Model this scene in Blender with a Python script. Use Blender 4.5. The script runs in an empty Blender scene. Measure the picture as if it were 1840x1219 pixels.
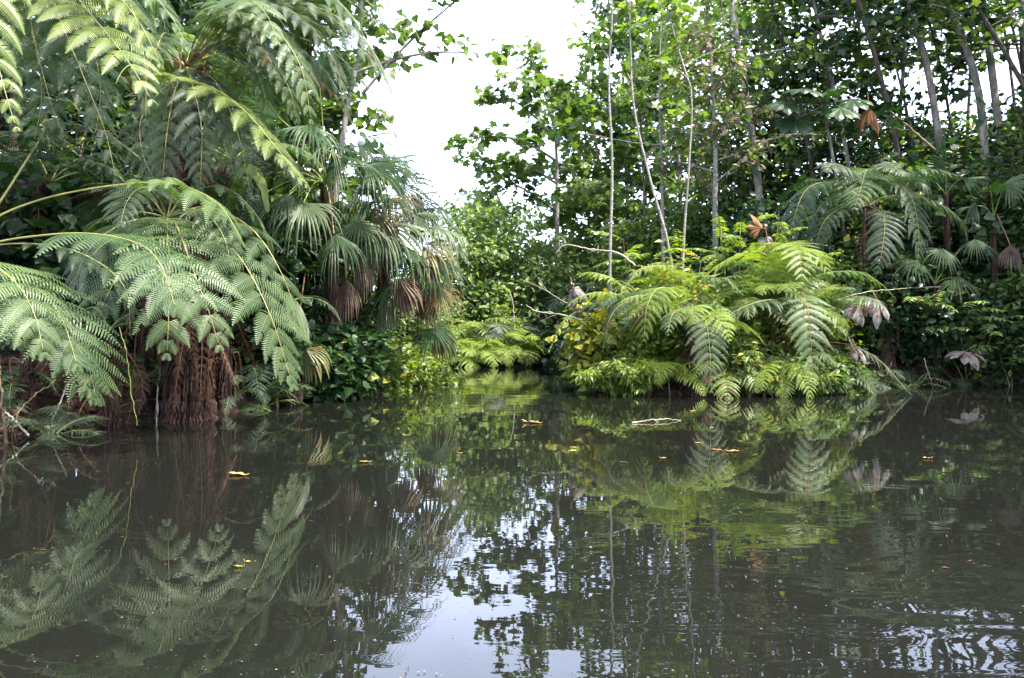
import bpy, math, numpy as np
from math import pi, radians, sin, cos

# ------------------------------------------------------------------ camera, sky, sun, exposure
S = bpy.context.scene
F = 1417.0           # focal length in pixels of the 1840 px wide photograph
CH = 1.0             # eye height above the water: someone sitting in a boat
cam_d = bpy.data.cameras.new('camera'); cam = bpy.data.objects.new('camera', cam_d)
S.collection.objects.link(cam); S.camera = cam
cam.location = (0, 0, CH); cam.rotation_euler = (radians(90), 0, 0)
cam_d.sensor_width = 36.0; cam_d.lens = 36.0 * F / 1840.0
cam_d.clip_start = 0.05; cam_d.clip_end = 3000

SUN_EL, SUN_AZ = 60.0, 120.0       # azimuth from +Y (straight ahead) towards +X (right)
W = bpy.data.worlds.new("World"); S.world = W; W.use_nodes = True
nt = W.node_tree; nt.nodes.clear()
sky = nt.nodes.new('ShaderNodeTexSky'); sky.sky_type = 'NISHITA'; sky.sun_disc = False
sky.sun_elevation = radians(SUN_EL); sky.sun_rotation = radians(SUN_AZ)
sky.air_density = 1.0; sky.dust_density = 4.0; sky.ozone_density = 1.0
bg = nt.nodes.new('ShaderNodeBackground'); bg.inputs['Strength'].default_value = 0.15
out = nt.nodes.new('ShaderNodeOutputWorld')
# thin bright cloud over most of the sky, with bluer gaps
def _n(k): return nt.nodes.new('ShaderNode' + k)
ctc = _n('TexCoord'); cmp_ = _n('Mapping'); cmp_.inputs['Scale'].default_value = (1.6, 1.6, 3.2); nt.links.new(ctc.outputs['Generated'], cmp_.inputs['Vector'])
cno = _n('TexNoise'); cno.inputs['Scale'].default_value = 1.5; cno.inputs['Detail'].default_value = 5; nt.links.new(cmp_.outputs[0], cno.inputs['Vector'])
crp = _n('MapRange'); crp.inputs['From Min'].default_value = .25; crp.inputs['From Max'].default_value = .7; crp.inputs['To Min'].default_value = .35; nt.links.new(cno.outputs['Fac'], crp.inputs['Value'])
cmx = _n('MixRGB'); cmx.inputs[2].default_value = (8.6, 9.8, 13.4, 1); csx = _n('SeparateXYZ'); nt.links.new(ctc.outputs['Generated'], csx.inputs[0])       # the cloud thins out overhead
cel = _n('MapRange'); cel.inputs['From Min'].default_value = .4; cel.inputs['From Max'].default_value = .7; cel.inputs['To Min'].default_value = 1.0; cel.inputs['To Max'].default_value = .2; nt.links.new(csx.outputs['Z'], cel.inputs['Value'])
cml = _n('Math'); cml.operation = 'MULTIPLY'; nt.links.new(crp.outputs[0], cml.inputs[0]); nt.links.new(cel.outputs[0], cml.inputs[1])
nt.links.new(cml.outputs[0], cmx.inputs[0]); nt.links.new(sky.outputs[0], cmx.inputs[1])
nt.links.new(cmx.outputs[0], bg.inputs['Color']); nt.links.new(bg.outputs[0], out.inputs['Surface'])
sun_d = bpy.data.lights.new('sun', 'SUN'); sun = bpy.data.objects.new('sun', sun_d)
S.collection.objects.link(sun)
sun_d.energy = 5.0; sun_d.angle = radians(0.55); sun_d.color = (1.0, 0.95, 0.86)
sun.rotation_euler = (radians(90 - SUN_EL), 0, radians(-SUN_AZ) + pi)
sun.location = (20, 0, 40)
S.view_settings.view_transform = 'Standard'; S.view_settings.look = 'None'
S.view_settings.exposure = 1.9; S.view_settings.gamma = 1.0
try:
    S.cycles.max_bounces = 7; S.cycles.diffuse_bounces = 3; S.cycles.glossy_bounces = 3
    S.cycles.transmission_bounces = 4; S.cycles.transparent_max_bounces = 4
except Exception: pass

# ------------------------------------------------------------------ helpers
A = np.array
Z = A([0., 0., 1.])
def at(px, py, Y):
    """the place at distance Y ahead that the photograph shows at pixel (px, py)"""
    return A([(px - 920.0) / F * Y, Y, CH - (py - 609.5) / F * Y])
def path(*p): return A([at(*q) for q in p])
def nrm(v): return v / np.maximum(np.linalg.norm(v, axis=-1, keepdims=True), 1e-9)

class Geo:
    """collects vertices and faces; build() links them as ONE mesh object"""
    def __init__(s): s.v = []; s.n = 0; s.ch = []
    def add(s, v, f, mat=0, tint=0.5):
        v = np.asarray(v, float).reshape(-1, 3); f = np.asarray(f, np.int64)
        if len(f) == 0: return
        s.ch.append((f + s.n, mat, np.broadcast_to(np.asarray(tint, float), (len(f),)))); s.v.append(v); s.n += len(v)
    def mesh(s, name, mats, smooth=False):
        me = bpy.data.meshes.new(name); v = np.concatenate(s.v)
        me.vertices.add(len(v)); me.vertices.foreach_set('co', v.astype(np.float32).ravel())
        lo = np.concatenate([c[0].ravel() for c in s.ch]); tot = np.concatenate([np.full(len(c[0]), c[0].shape[1]) for c in s.ch])
        st = np.concatenate([[0], np.cumsum(tot)[:-1]])
        me.loops.add(len(lo)); me.polygons.add(len(tot))
        me.loops.foreach_set('vertex_index', lo.astype(np.int32)); me.polygons.foreach_set('loop_start', st.astype(np.int32))
        me.polygons.foreach_set('material_index', np.concatenate([np.broadcast_to(np.asarray(c[1]), (len(c[0]),)) for c in s.ch]).astype(np.int32))
        me.polygons.foreach_set('use_smooth', np.full(len(tot), bool(smooth)))
        for m in mats: me.materials.append(m)
        a = me.attributes.new('tint', 'FLOAT', 'FACE'); a.data.foreach_set('value', np.concatenate([c[2] for c in s.ch]).astype(np.float32))
        me.update(calc_edges=True)
        return me
    def build(s, name, mats, parent=None, smooth=False):
        if not s.ch: return None
        if not isinstance(mats, (list, tuple)): mats = [mats]
        o = bpy.data.objects.new(name, s.mesh(name, mats, smooth)); S.collection.objects.link(o)
        if parent is not None:
            o.parent = parent
            if parent.type == 'EMPTY': o.location = (-parent.location[0], -parent.location[1], -parent.location[2])
        return o

def thing(name, label, cat, loc, group=None):
    o = bpy.data.objects.new(name, None); S.collection.objects.link(o); o.location = tuple(float(x) for x in loc)
    o.empty_display_size = 0.2
    return tag(o, label, cat, group)
def tag(o, label, cat, group=None, kind=None):
    if label: o['label'] = label
    if cat: o['category'] = cat
    if group: o['group'] = group
    if kind: o['kind'] = kind
    return o
def struct(o, kind='structure'): o['kind'] = kind; return o
def copy_thing(src, loc, rz, sc, label, group=None):
    r = src.copy(); S.collection.objects.link(r)
    r.location = tuple(float(x) for x in loc); r.rotation_euler = (0, 0, rz); r.scale = (sc,) * 3
    r['label'] = label
    if group: r['group'] = group
    for ch in list(src.children):
        c = ch.copy(); S.collection.objects.link(c); c.parent = r
        for g in list(ch.children):
            d = g.copy(); S.collection.objects.link(d); d.parent = c
    return r

def spline(C, m):
    """Catmull-Rom through the points C, resampled to m points evenly spaced along its length"""
    C = np.asarray(C, float)
    if len(C) == 2: C = A([C[0], (C[0] + C[1]) / 2, C[1]])
    P = np.vstack([2 * C[0] - C[1], C, 2 * C[-1] - C[-2]]); u = np.linspace(0, 1, 12)[:, None]; r = []
    for i in range(len(C) - 1):
        a, b, c, d = P[i:i + 4]
        r.append(.5 * ((2 * b) + (c - a) * u + (2 * a - 5 * b + 4 * c - d) * u ** 2 + (3 * b - a - 3 * c + d) * u ** 3)[:-1])
    r = np.vstack(r + [C[-1:]])
    L = np.concatenate([[0], np.cumsum(np.linalg.norm(np.diff(r, axis=0), axis=1))]); t = np.linspace(0, L[-1], m)
    return A([np.interp(t, L, r[:, k]) for k in range(3)]).T
def grid_faces(nu, nv, wrap):
    i = np.arange(nu - 1)[:, None]; j = np.arange(nv if wrap else nv - 1)[None, :]; k = (j + 1) % nv
    return np.stack([i * nv + j, i * nv + k, (i + 1) * nv + k, (i + 1) * nv + j], -1).reshape(-1, 4)
def tube(g, P, r, sides=6, mat=0, tint=.5, ridge=0., rs=None, m=None):
    P = np.asarray(P, float)
    if m: P = spline(P, m)
    n = len(P); r = np.broadcast_to(np.interp(np.linspace(0, 1, n), np.linspace(0, 1, len(np.atleast_1d(r))), np.atleast_1d(r)), (n,))
    T = nrm(np.gradient(P, axis=0)); ref = A([1., 0., 0.]) if abs(T[:, 0]).mean() < .8 else A([0., 1., 0.])
    U = nrm(np.cross(T, ref)); V = np.cross(T, U); a = np.linspace(0, 2 * pi, sides, endpoint=False)
    rr = r[:, None] * np.ones((n, sides))
    if ridge and rs is not None:
        rr = rr * (1 + ridge * rs.uniform(-1, 1, sides)[None, :] + .6 * ridge * rs.uniform(-1, 1, (n, sides)))
    v = P[:, None, :] + rr[..., None] * (np.cos(a)[None, :, None] * U[:, None, :] + np.sin(a)[None, :, None] * V[:, None, :])
    g.add(v, grid_faces(n, sides, True), mat, tint)
    g.add(v[-1], [list(range(sides))], mat, tint)

# ---- leaf templates: x along the leaf, y across, z up
def _tmpl(v, f): return A(v, float), A(f)
OVATE = _tmpl([(0, 0, 0), (.38, 0, -.03), (.72, 0, -.05), (1, 0, -.16), (.22, .2, .03), (.5, .27, .03), (.8, .14, -.04), (.22, -.2, .03), (.5, -.27, .03), (.8, -.14, -.04)],
              [(0, 1, 5, 4), (1, 2, 6, 5), (2, 3, 3, 6), (0, 7, 8, 1), (1, 8, 9, 2), (2, 9, 3, 3)])
OVATE = (OVATE[0], OVATE[1][[0, 1, 3, 4]], A([(2, 3, 6), (2, 9, 3)]))
LANCE = (A([(0, 0, 0), (.5, 0, -.02), (1, 0, -.14), (.4, .12, .03), (.4, -.12, .03)], float), A([]).reshape(0, 4).astype(int), A([(0, 1, 3), (1, 2, 3), (0, 4, 1), (1, 4, 2)]))
RHOMB = (A([(0, 0, 0), (.45, .24, .05), (1, 0, -.06), (.45, -.24, .05)], float), A([(0, 3, 2, 1)]), A([]).reshape(0, 3).astype(int))
def _lobed():
    a = np.linspace(-2.55, 2.55, 11); r = A([.42, .5, .34, .62, .42, .66, .42, .62, .34, .5, .42]); r[5] = .66
    v = [(0.34, 0, 0)] + [(.34 + r[i] * cos(a[i]), r[i] * sin(a[i]), -.22 * (r[i]) ** 2) for i in range(11)] + [(0.12, 0, 0.02)]
    return A(v, float), A([]).reshape(0, 4).astype(int), A([(0, i, i + 1) for i in range(1, 11)] + [(0, 11, 12), (0, 12, 1)])
LOBED = _lobed()
def _heart():
    o = [(-.02, 0), (-.1, .2), (.08, .4), (.35, .4), (.65, .24), (1, 0), (.65, -.24), (.35, -.4), (.08, -.4), (-.1, -.2)]
    v = [(.3, 0, -.03)] + [(x, y, .12 * abs(y) - .12 * x * x) for x, y in o]
    return A(v, float), A([]).reshape(0, 4).astype(int), A([(0, i, i % 10 + 1) for i in range(1, 11)])
HEART = _heart()
def scatter(g, tm, pos, d, up, size, mat=0, tint=.5, width=1.):
    pos = np.asarray(pos, float); n = len(pos)
    if n == 0: return
    v, f4, f3 = tm; X = nrm(d); Y = np.cross(up, X); Y = nrm(Y); N = np.cross(X, Y)
    s = np.broadcast_to(np.asarray(size, float), (n,))[:, None, None]
    V = pos[:, None, :] + s * (v[None, :, 0:1] * X[:, None, :] + width * v[None, :, 1:2] * Y[:, None, :] + v[None, :, 2:3] * N[:, None, :])
    off = (np.arange(n) * len(v))[:, None, None]; t = np.broadcast_to(np.asarray(tint, float), (n,))
    base = g.n; first = True
    g.v.append(V.reshape(-1, 3)); g.n += n * len(v)
    for f in (f4, f3):
        if len(f): g.ch.append(((f[None] + off).reshape(-1, f.shape[1]) + base, mat, np.repeat(t, len(f))))

# ---- materials
def _nodes(name):
    m = bpy.data.materials.new(name); m.use_nodes = True; t = m.node_tree; t.nodes.clear()
    return m, t, (lambda k, **kw: _mk(t, k, kw)), t.links.new
def _mk(t, k, kw):
    n = t.nodes.new('ShaderNode' + k)
    for a, b in kw.items():
        if a.startswith('i_'): n.inputs[a[2:].replace('_', ' ')].default_value = b
        else: setattr(n, a, b)
    return n
def c4(c): return (c[0], c[1], c[2], 1.0)
def leaf_mat(name, dark, light, trans=(1.6, 1.9, .7), tf=.32, rough=.42, spec=.5, blotch=None, bscale=9.):
    m, t, N, L = _nodes(name)
    at_ = N('Attribute', attribute_name='tint'); oi = N('ObjectInfo')
    mx = N('MixRGB'); mx.inputs[1].default_value = c4(dark); mx.inputs[2].default_value = c4(light); L(at_.outputs['Fac'], mx.inputs[0])
    tc = N('TexCoord'); no = N('TexNoise'); no.inputs['Scale'].default_value = bscale; no.inputs['Detail'].default_value = 4; L(tc.outputs['Object'], no.inputs['Vector'])
    col = mx.outputs[0]
    if blotch:
        rmp = N('ValToRGB'); rmp.color_ramp.elements[0].position = .48; rmp.color_ramp.elements[1].position = .6; L(no.outputs['Fac'], rmp.inputs[0])
        m2 = N('MixRGB'); m2.inputs[2].default_value = c4(blotch); L(rmp.outputs[0], m2.inputs[0]); L(col, m2.inputs[1]); col = m2.outputs[0]
    hs = N('HueSaturation'); L(col, hs.inputs['Color'])
    ad = N('Math', operation='MULTIPLY_ADD'); L(oi.outputs['Random'], ad.inputs[0]); ad.inputs[1].default_value = .3; ad.inputs[2].default_value = .7
    a2 = N('Math', operation='MULTIPLY_ADD'); L(no.outputs['Fac'], a2.inputs[0]); a2.inputs[1].default_value = .5; L(ad.outputs[0], a2.inputs[2])
    L(a2.outputs[0], hs.inputs['Value'])
    bs = N('BsdfPrincipled'); L(hs.outputs[0], bs.inputs['Base Color']); bs.inputs['Roughness'].default_value = rough; bs.inputs['Specular IOR Level'].default_value = spec
    mt = N('MixRGB', blend_type='MULTIPLY'); mt.inputs[0].default_value = 1; L(hs.outputs[0], mt.inputs[1]); mt.inputs[2].default_value = c4(trans)
    tr = N('BsdfTranslucent'); L(mt.outputs[0], tr.inputs['Color'])
    sh = N('MixShader'); sh.inputs[0].default_value = tf; L(bs.outputs[0], sh.inputs[1]); L(tr.outputs[0], sh.inputs[2])
    o = N('OutputMaterial'); L(sh.outputs[0], o.inputs['Surface'])
    return m
def bark_mat(name, a, b, scale=(14, 14, 3), rough=.85, bump=.5, c=None):
    m, t, N, L = _nodes(name)
    tc = N('TexCoord'); mp = N('Mapping'); mp.inputs['Scale'].default_value = scale; L(tc.outputs['Object'], mp.inputs['Vector'])
    no = N('TexNoise'); no.inputs['Scale'].default_value = 1; no.inputs['Detail'].default_value = 6; L(mp.outputs[0], no.inputs['Vector'])
    r = N('ValToRGB'); r.color_ramp.elements[0].position = .35; r.color_ramp.elements[1].position = .66; r.color_ramp.elements[0].color = c4(a); r.color_ramp.elements[1].color = c4(b); L(no.outputs['Fac'], r.inputs[0])
    col = r.outputs[0]
    if c:
        n2 = N('TexNoise'); n2.inputs['Scale'].default_value = 1.3; n2.inputs['Detail'].default_value = 3; L(tc.outputs['Object'], n2.inputs['Vector'])
        r2 = N('ValToRGB'); r2.color_ramp.elements[0].position = .5; r2.color_ramp.elements[1].position = .62; L(n2.outputs['Fac'], r2.inputs[0])
        mx = N('MixRGB'); L(r2.outputs[0], mx.inputs[0]); L(col, mx.inputs[1]); mx.inputs[2].default_value = c4(c); col = mx.outputs[0]
    bs = N('BsdfPrincipled'); L(col, bs.inputs['Base Color']); bs.inputs['Roughness'].default_value = rough; bs.inputs['Specular IOR Level'].default_value = .25
    bu = N('Bump'); bu.inputs['Strength'].default_value = bump; bu.inputs['Distance'].default_value = .02; L(no.outputs['Fac'], bu.inputs['Height']); L(bu.outputs[0], bs.inputs['Normal'])
    o = N('OutputMaterial'); L(bs.outputs[0], o.inputs['Surface'])
    return m
# ------------------------------------------------------------------ materials of the plants
M = {}
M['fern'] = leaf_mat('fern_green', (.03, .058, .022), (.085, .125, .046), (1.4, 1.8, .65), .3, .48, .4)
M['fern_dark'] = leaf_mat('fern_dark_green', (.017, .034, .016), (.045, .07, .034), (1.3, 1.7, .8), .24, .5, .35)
M['fern_bright'] = leaf_mat('fern_yellow_green', (.075, .12, .018), (.17, .21, .05), (1.6, 1.7, .5), .38, .42, .45)
M['fern_lime'] = leaf_mat('fern_lime_green', (.1, .15, .018), (.21, .27, .05), (1.5, 1.6, .4), .4, .5, .3)
M['fern_grey'] = leaf_mat('fern_grey_green', (.045, .065, .038), (.105, .13, .08), (1.3, 1.4, 1.), .3, .45, .5)
M['fern_dead'] = leaf_mat('fern_dead_brown', (.03, .015, .008), (.11, .06, .036), (1.3, 1.1, .8), .2, .75, .2)
M['rachis'] = bark_mat('frond_stalk_yellow', (.16, .16, .045), (.26, .23, .07), (5, 5, 5), .5, .1)
M['rachis_green'] = bark_mat('frond_stalk_green', (.1, .14, .03), (.2, .22, .06), (5, 5, 5), .5, .1)
M['rachis_brown'] = bark_mat('frond_stalk_brown', (.1, .045, .02), (.25, .12, .06), (6, 6, 6), .6, .2)
M['palm'] = leaf_mat('palm_green', (.009, .024, .008), (.028, .056, .018), (1.5, 1.9, .6), .28, .5, .25)
M['palm_pale'] = leaf_mat('palm_pale_green', (.03, .056, .02), (.09, .115, .055), (1.4, 1.5, .8), .25, .5, .3)
M['palm_dead'] = leaf_mat('palm_dead_brown', (.05, .032, .018), (.17, .125, .075), (1.3, 1.1, .7), .25, .6, .3, (.05, .03, .02), 5.)
M['palm_turn'] = leaf_mat('palm_yellowing', (.06, .08, .02), (.15, .13, .045), (1.4, 1.3, .5), .3, .45, .4, (.1, .055, .02), 4.)
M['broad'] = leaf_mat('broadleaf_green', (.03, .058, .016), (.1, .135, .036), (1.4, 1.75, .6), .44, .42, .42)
M['broad_dark'] = leaf_mat('broadleaf_shade_tone', (.008, .022, .008), (.024, .052, .016), (1.5, 1.9, .6), .28, .45, .35)  # deep shade of the thickets and background trees darkened into the leaf colour
M['broad_bright'] = leaf_mat('broadleaf_bright', (.06, .105, .014), (.15, .19, .035), (1.6, 1.8, .4), .42, .4, .45)
M['broad_yellow'] = leaf_mat('broadleaf_yellowing', (.13, .16, .02), (.3, .26, .04), (1.5, 1.4, .4), .4, .45, .4)
M['far'] = leaf_mat('broadleaf_far', (.07, .118, .036), (.178, .23, .08), (1.4, 1.7, .65), .4, .45, .4)
M['dead_leaf'] = leaf_mat('dead_leaf_grey', (.085, .076, .068), (.21, .19, .165), (1.1, 1.0, .9), .15, .8, .15, (.06, .035, .024), 7.)
M['dead_brown'] = leaf_mat('dead_leaf_brown', (.07, .03, .012), (.2, .09, .03), (1.5, 1.0, .5), .25, .6, .3)
M['float_yellow'] = leaf_mat('leaf_orange_yellow', (.3, .16, .03), (.5, .33, .1), (1, .9, .5), .1, .5, .4)
M['float_red'] = leaf_mat('leaf_orange_red', (.35, .08, .02), (.5, .2, .07), (1, .8, .5), .1, .5, .4)
M['seed'] = leaf_mat('dry_flower_heads', (.16, .12, .09), (.3, .24, .18), (1, .9, .8), .2, .8, .1)
M['bark_pale'] = bark_mat('pale_bark', (.1, .094, .078), (.27, .25, .21), (10, 10, 26), .8, .3, (.12, .13, .09))
M['bark_grey'] = bark_mat('grey_bark', (.1, .09, .075), (.25, .22, .18), (10, 10, 4), .85, .5, (.07, .08, .05))
M['bark_dark'] = bark_mat('dark_bark', (.03, .024, .018), (.09, .07, .05), (12, 12, 3), .9, .6)
M['fibre'] = bark_mat('root_fibre', (.012, .007, .005), (.07, .038, .026), (40, 40, 6), .95, 1.)
M['twig'] = bark_mat('dry_twig', (.16, .135, .1), (.34, .3, .24), (8, 8, 8), .8, .2)
M['twig_brown'] = bark_mat('brown_stem', (.06, .045, .025), (.16, .12, .06), (8, 8, 8), .8, .3)

# ------------------------------------------------------------------ fern frond
def frond(g, C, n=24, plen=.45, nq=20, t0=.25, droop=.5, qdroop=.3, roll=0., seed=0, mat=0, rmat=1, rad=.012, tint=None, prof=None, fill=1., tipl=.12, ang=(18, 48), curl=0., twice=True, side=None, qw=.6, qk=.12):
    """one frond along the curve C: stalk, pinnae to both sides, and (twice) leaflets along every pinna"""
    rs = np.random.default_rng(seed); M_ = 48; P = spline(C, M_); Ltot = np.linalg.norm(np.diff(P, axis=0), axis=1).sum()
    tube(g, P[:-1], [rad, rad * .8, rad * .5, rad * .2], 5, rmat, .5)
    T = nrm(np.gradient(P, axis=0)); ch = P[-1] - P[0]; s0 = A([ch[1], -ch[0], 0.]) if side is None else A(side, float)
    if np.linalg.norm(s0) < .05: s0 = A([1., .2, 0.])
    Sd = nrm(s0 - (T @ s0)[:, None] * T); N = np.cross(Sd, T)
    if roll:
        Sd, N = Sd * cos(roll) + N * sin(roll), N * cos(roll) - Sd * sin(roll)
    t = t0 + (.99 - t0) * (1 - (1 - np.linspace(0, 1, n)) ** (1.0 if n > 14 else 1.35)); ip = lambda X: A([np.interp(t, np.linspace(0, 1, M_), X[:, k]) for k in range(3)]).T
    Pb, Tb, Sb, Nb = ip(P), nrm(ip(T)), nrm(ip(Sd)), nrm(ip(N)); u = (t - t0) / (1 - t0)
    pr = (np.sin(pi * np.clip(u * .86 + .14, 0, 1) ** .8) ** .75 if prof is None else prof(u)); pr = np.maximum(pr, tipl)
    a = np.radians(ang[0] + (ang[1] - ang[0]) * u ** 1.5)
    sg = A([1., -1.])[:, None]
    L = plen * pr[None] * rs.uniform(.86, 1.08, (2, n)); aa = a[None] + rs.normal(0, .07, (2, n))
    D0 = sg[..., None] * Sb[None] * np.cos(aa)[..., None] + Tb[None] * np.sin(aa)[..., None] + Nb[None] * rs.normal(.05, .08, (2, n))[..., None]
    K = 8; s = np.linspace(0, 1, K); gdir = nrm(A([0, 0, -1.]) + 0 * Tb)[None, :, None, :]
    dr = droop * rs.uniform(.75, 1.25, (2, n))
    d = nrm(D0[:, :, None, :] + dr[:, :, None, None] * (s ** 1.3)[None, None, :, None] * gdir * 1.6 + curl * (s ** 2)[None, None, :, None] * Nb[None, :, None, :])
    step = (L / (K - 1))[:, :, None, None]; pc = Pb[None, :, None, :] + np.concatenate([np.zeros((2, n, 1, 3)), np.cumsum(d[:, :, :-1] * step, axis=2)], axis=2)
    nn = nrm(Nb[None, :, None, :] - d * (d * Nb[None, :, None, :]).sum(-1, keepdims=True)); e = np.cross(nn, d)
    tn = (rs.uniform(.2, .8) if tint is None else tint)
    # midribs of the pinnae, a little above the leaflets
    w = (.002 + .0015 * plen) * (1 - s * .7)[None, None, :, None] * np.minimum(1, rad / .009)
    V = np.stack([pc - e * w + nn * .004, pc + e * w + nn * .004], 3); nf = 2 * n
    base = (np.arange(nf) * K * 2)[:, None]; k = np.arange(K - 1)[None] * 2
    g.add(V, np.stack([base + k, base + k + 1, base + k + 3, base + k + 2], -1).reshape(-1, 4), mat, 1.25)
    alive = (rs.random(2 * n) > .03); sick = (rs.random(2 * n) < .01) & (n > 8) & (mat == 0)
    # leaflets
    spc = Ltot * (1 - t0) / n * fill
    sq = (np.arange(nq) + .5) / nq * .99; fi = sq * (K - 1); i0 = np.minimum(fi.astype(int), K - 2); fr = (fi - i0)[None, None, :, None]
    lp = lambda X: X[:, :, i0] * (1 - fr) + X[:, :, i0 + 1] * fr
    B, dd, ee, nq_ = lp(pc), nrm(lp(d)), nrm(lp(e)), nrm(lp(nn))
    ql = max(min(spc * .62, plen * .2), plen * qk * fill) *  (np.clip(1 - sq ** 2.2, .1, 1))[None, None, :] * (.3 + .7 * pr[None, :, None]) * rs.uniform(.85, 1.1, (2, n, nq)); ql = np.minimum(ql, .33 * L[:, :, None])
    hw = (L / nq * .5 * qw)[:, :, None, None]
    for q in (1., -1.):
        b = radians(20); ax = q * ee * cos(b) + dd * sin(b) - nq_ * qdroop * .5
        ax2 = nrm(ax - nq_ * qdroop)
        m_ = B + ax * (ql * .55)[..., None]; tp = m_ + ax2 * (ql * .5)[..., None]
        V = np.stack([B - dd * hw, B + dd * hw, m_ + dd * hw * .9, tp + dd * hw * .25, tp - dd * hw * .25, m_ - dd * hw * .9], 3)
        tot = 2 * n * nq; bs = (np.arange(tot) * 6)[:, None]
        tt = np.clip(tn + .15 * rs.normal(size=(2, n, 1)) + .06 * rs.normal(size=(2, n, nq)), 0, 1).ravel()
        o = A([[0, 1, 2, 5], [5, 2, 3, 4]]) if q > 0 else A([[1, 0, 5, 2], [2, 5, 4, 3]])
        keep = np.repeat((rs.random((2, n, nq)) > .025).ravel(), 2) & np.repeat(alive, nq * 2)
        mm = np.repeat(np.where(sick, 2, mat), nq * 2)
        g.add(V, (bs[:, :, None] + o[None]).reshape(-1, 4)[keep], mm[keep], np.repeat(tt, 2)[keep])
def pinnate(g, C, n=12, ll=.12, seed=0, mat=0, rmat=1, rad=.006, t0=.15, tint=None, tm=LANCE, droop=.35, width=1.):
    """a once-divided leaf: leaflets in pairs along a stalk"""
    rs = np.random.default_rng(seed); P = spline(C, 24); tube(g, P, [rad, rad * .4], 4, rmat, .5)
    T = nrm(np.gradient(P, axis=0)); t = np.linspace(t0, 1, n) * 23; i = np.minimum(t.astype(int), 23)
    sd = nrm(np.cross(T, Z)[i] + 1e-3); tn = rs.uniform(.3, .8) if tint is None else tint
    for q in (1, -1):
        d = q * sd + T[i] * .5 + rs.normal(0, .1, (n, 3)) - Z * droop * rs.uniform(.3, 1.3, (n, 1))
        scatter(g, tm, P[i], d, Z + .3 * rs.normal(size=(n, 3)), ll * rs.uniform(.8, 1.15, n) * np.interp(t, [0, 12, 23], [.8, 1.1, .6]), mat, np.clip(tn + .15 * rs.normal(size=n), 0, 1), width)
def arc(base, az, L, el, bend, m=6, rs=None, wob=.0):
    """a curve from base: heading az (from +Y towards +X), starting elevation el, bending down by `bend` degrees over its length L"""
    p = A(base, float); r = [p.copy()]; k = m - 1
    for i in range(k):
        a = radians(el - bend * ((i + .5) / k) ** 1.1); z = az + (wob * rs.normal() if rs is not None else 0)
        p = p + L / k * A([cos(a) * sin(z), cos(a) * cos(z), sin(a)]); r.append(p.copy())
    return A(r)

# ------------------------------------------------------------------ fan leaf (palms, and the big lobed dead leaves)
def fan(g, hub, d, up, R=.6, nseg=26, span=290, droop=.8, seed=0, mat=0, join=.45, tint=None, pleat=.25, cup=.2, tips=None, ragged=.12):
    rs = np.random.default_rng(seed); X = nrm(A(d, float)); Y = nrm(np.cross(A(up, float), X)); N = np.cross(X, Y)
    th = np.radians(np.linspace(-span / 2, span / 2, nseg)); dth = radians(span / (nseg - 1))
    Ri = R * (1 - .28 * (np.abs(th) / (radians(span) / 2)) ** 2) * rs.uniform(1 - ragged, 1 + ragged * .5, nseg)
    di = np.cos(th)[:, None] * X + np.sin(th)[:, None] * Y - cup * N * (.25 + np.abs(np.sin(th)))[:, None]
    K = 8; s = np.linspace(.04, 1, K); gk = np.clip((s - .3) / .7, 0, 1) ** 1.4 * 2.4
    dr = droop * rs.uniform(.6, 1.4, nseg)
    dv = nrm(nrm(di)[:, None, :] + (dr[:, None] * gk[None])[..., None] * A([0, 0, -1.]))
    st = (Ri / (K - 1))[:, None, None]
    pc = A(hub, float) + np.concatenate([nrm(di)[:, None, :] * .04 * R, nrm(di)[:, None, :] * .04 * R + np.cumsum(dv[:, :-1] * st, axis=1)], axis=1)
    sd = -np.sin(th)[:, None] * X + np.cos(th)[:, None] * Y
    if True:
        sd = sd[:, None, :] - dv * (dv * sd[:, None, :]).sum(-1, keepdims=True); sd = nrm(sd)
    nv = np.cross(dv, sd)
    r = s[None] * Ri[:, None]; wj = np.tan(dth / 2) * np.minimum(r, join * R) * 1.04
    taper = np.where(s > join, np.clip(1 - ((s - join) / (1 - join)) ** 1.4, .03, 1), 1.)[None]
    w = (wj * taper)[..., None]
    V = np.stack([pc - sd * w, pc + nv * w * pleat * 2, pc + sd * w], 2)
    b = (np.arange(nseg) * K * 3)[:, None, None]; k = (np.arange(K - 1) * 3)[None, :, None]
    f = np.stack([np.concatenate([b + k, b + k + 1], -1), np.concatenate([b + k + 1, b + k + 2], -1), np.concatenate([b + k + 4, b + k + 5], -1), np.concatenate([b + k + 3, b + k + 4], -1)], -1).reshape(-1, 4)
    tn = rs.uniform(.25, .75) if tint is None else tint
    tt = np.clip(tn + .12 * rs.normal(size=(nseg, 1, 1)) + 0 * np.zeros((1, K - 1, 2)), 0, 1)
    if tips is None: g.add(V, f, mat, tt.ravel())
    else:
        cut = np.broadcast_to((s[1:] > tips)[None, :, None], (nseg, K - 1, 2)) & (rs.random((nseg, 1, 1)) < .8); cf = cut.ravel()
        g.add(V, f[~cf], mat, tt.ravel()[~cf]); n0 = g.n
        g.ch.append((f[cf] + n0 - V.size // 3, tips_mat, tt.ravel()[cf]))
tips_mat = 2
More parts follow.
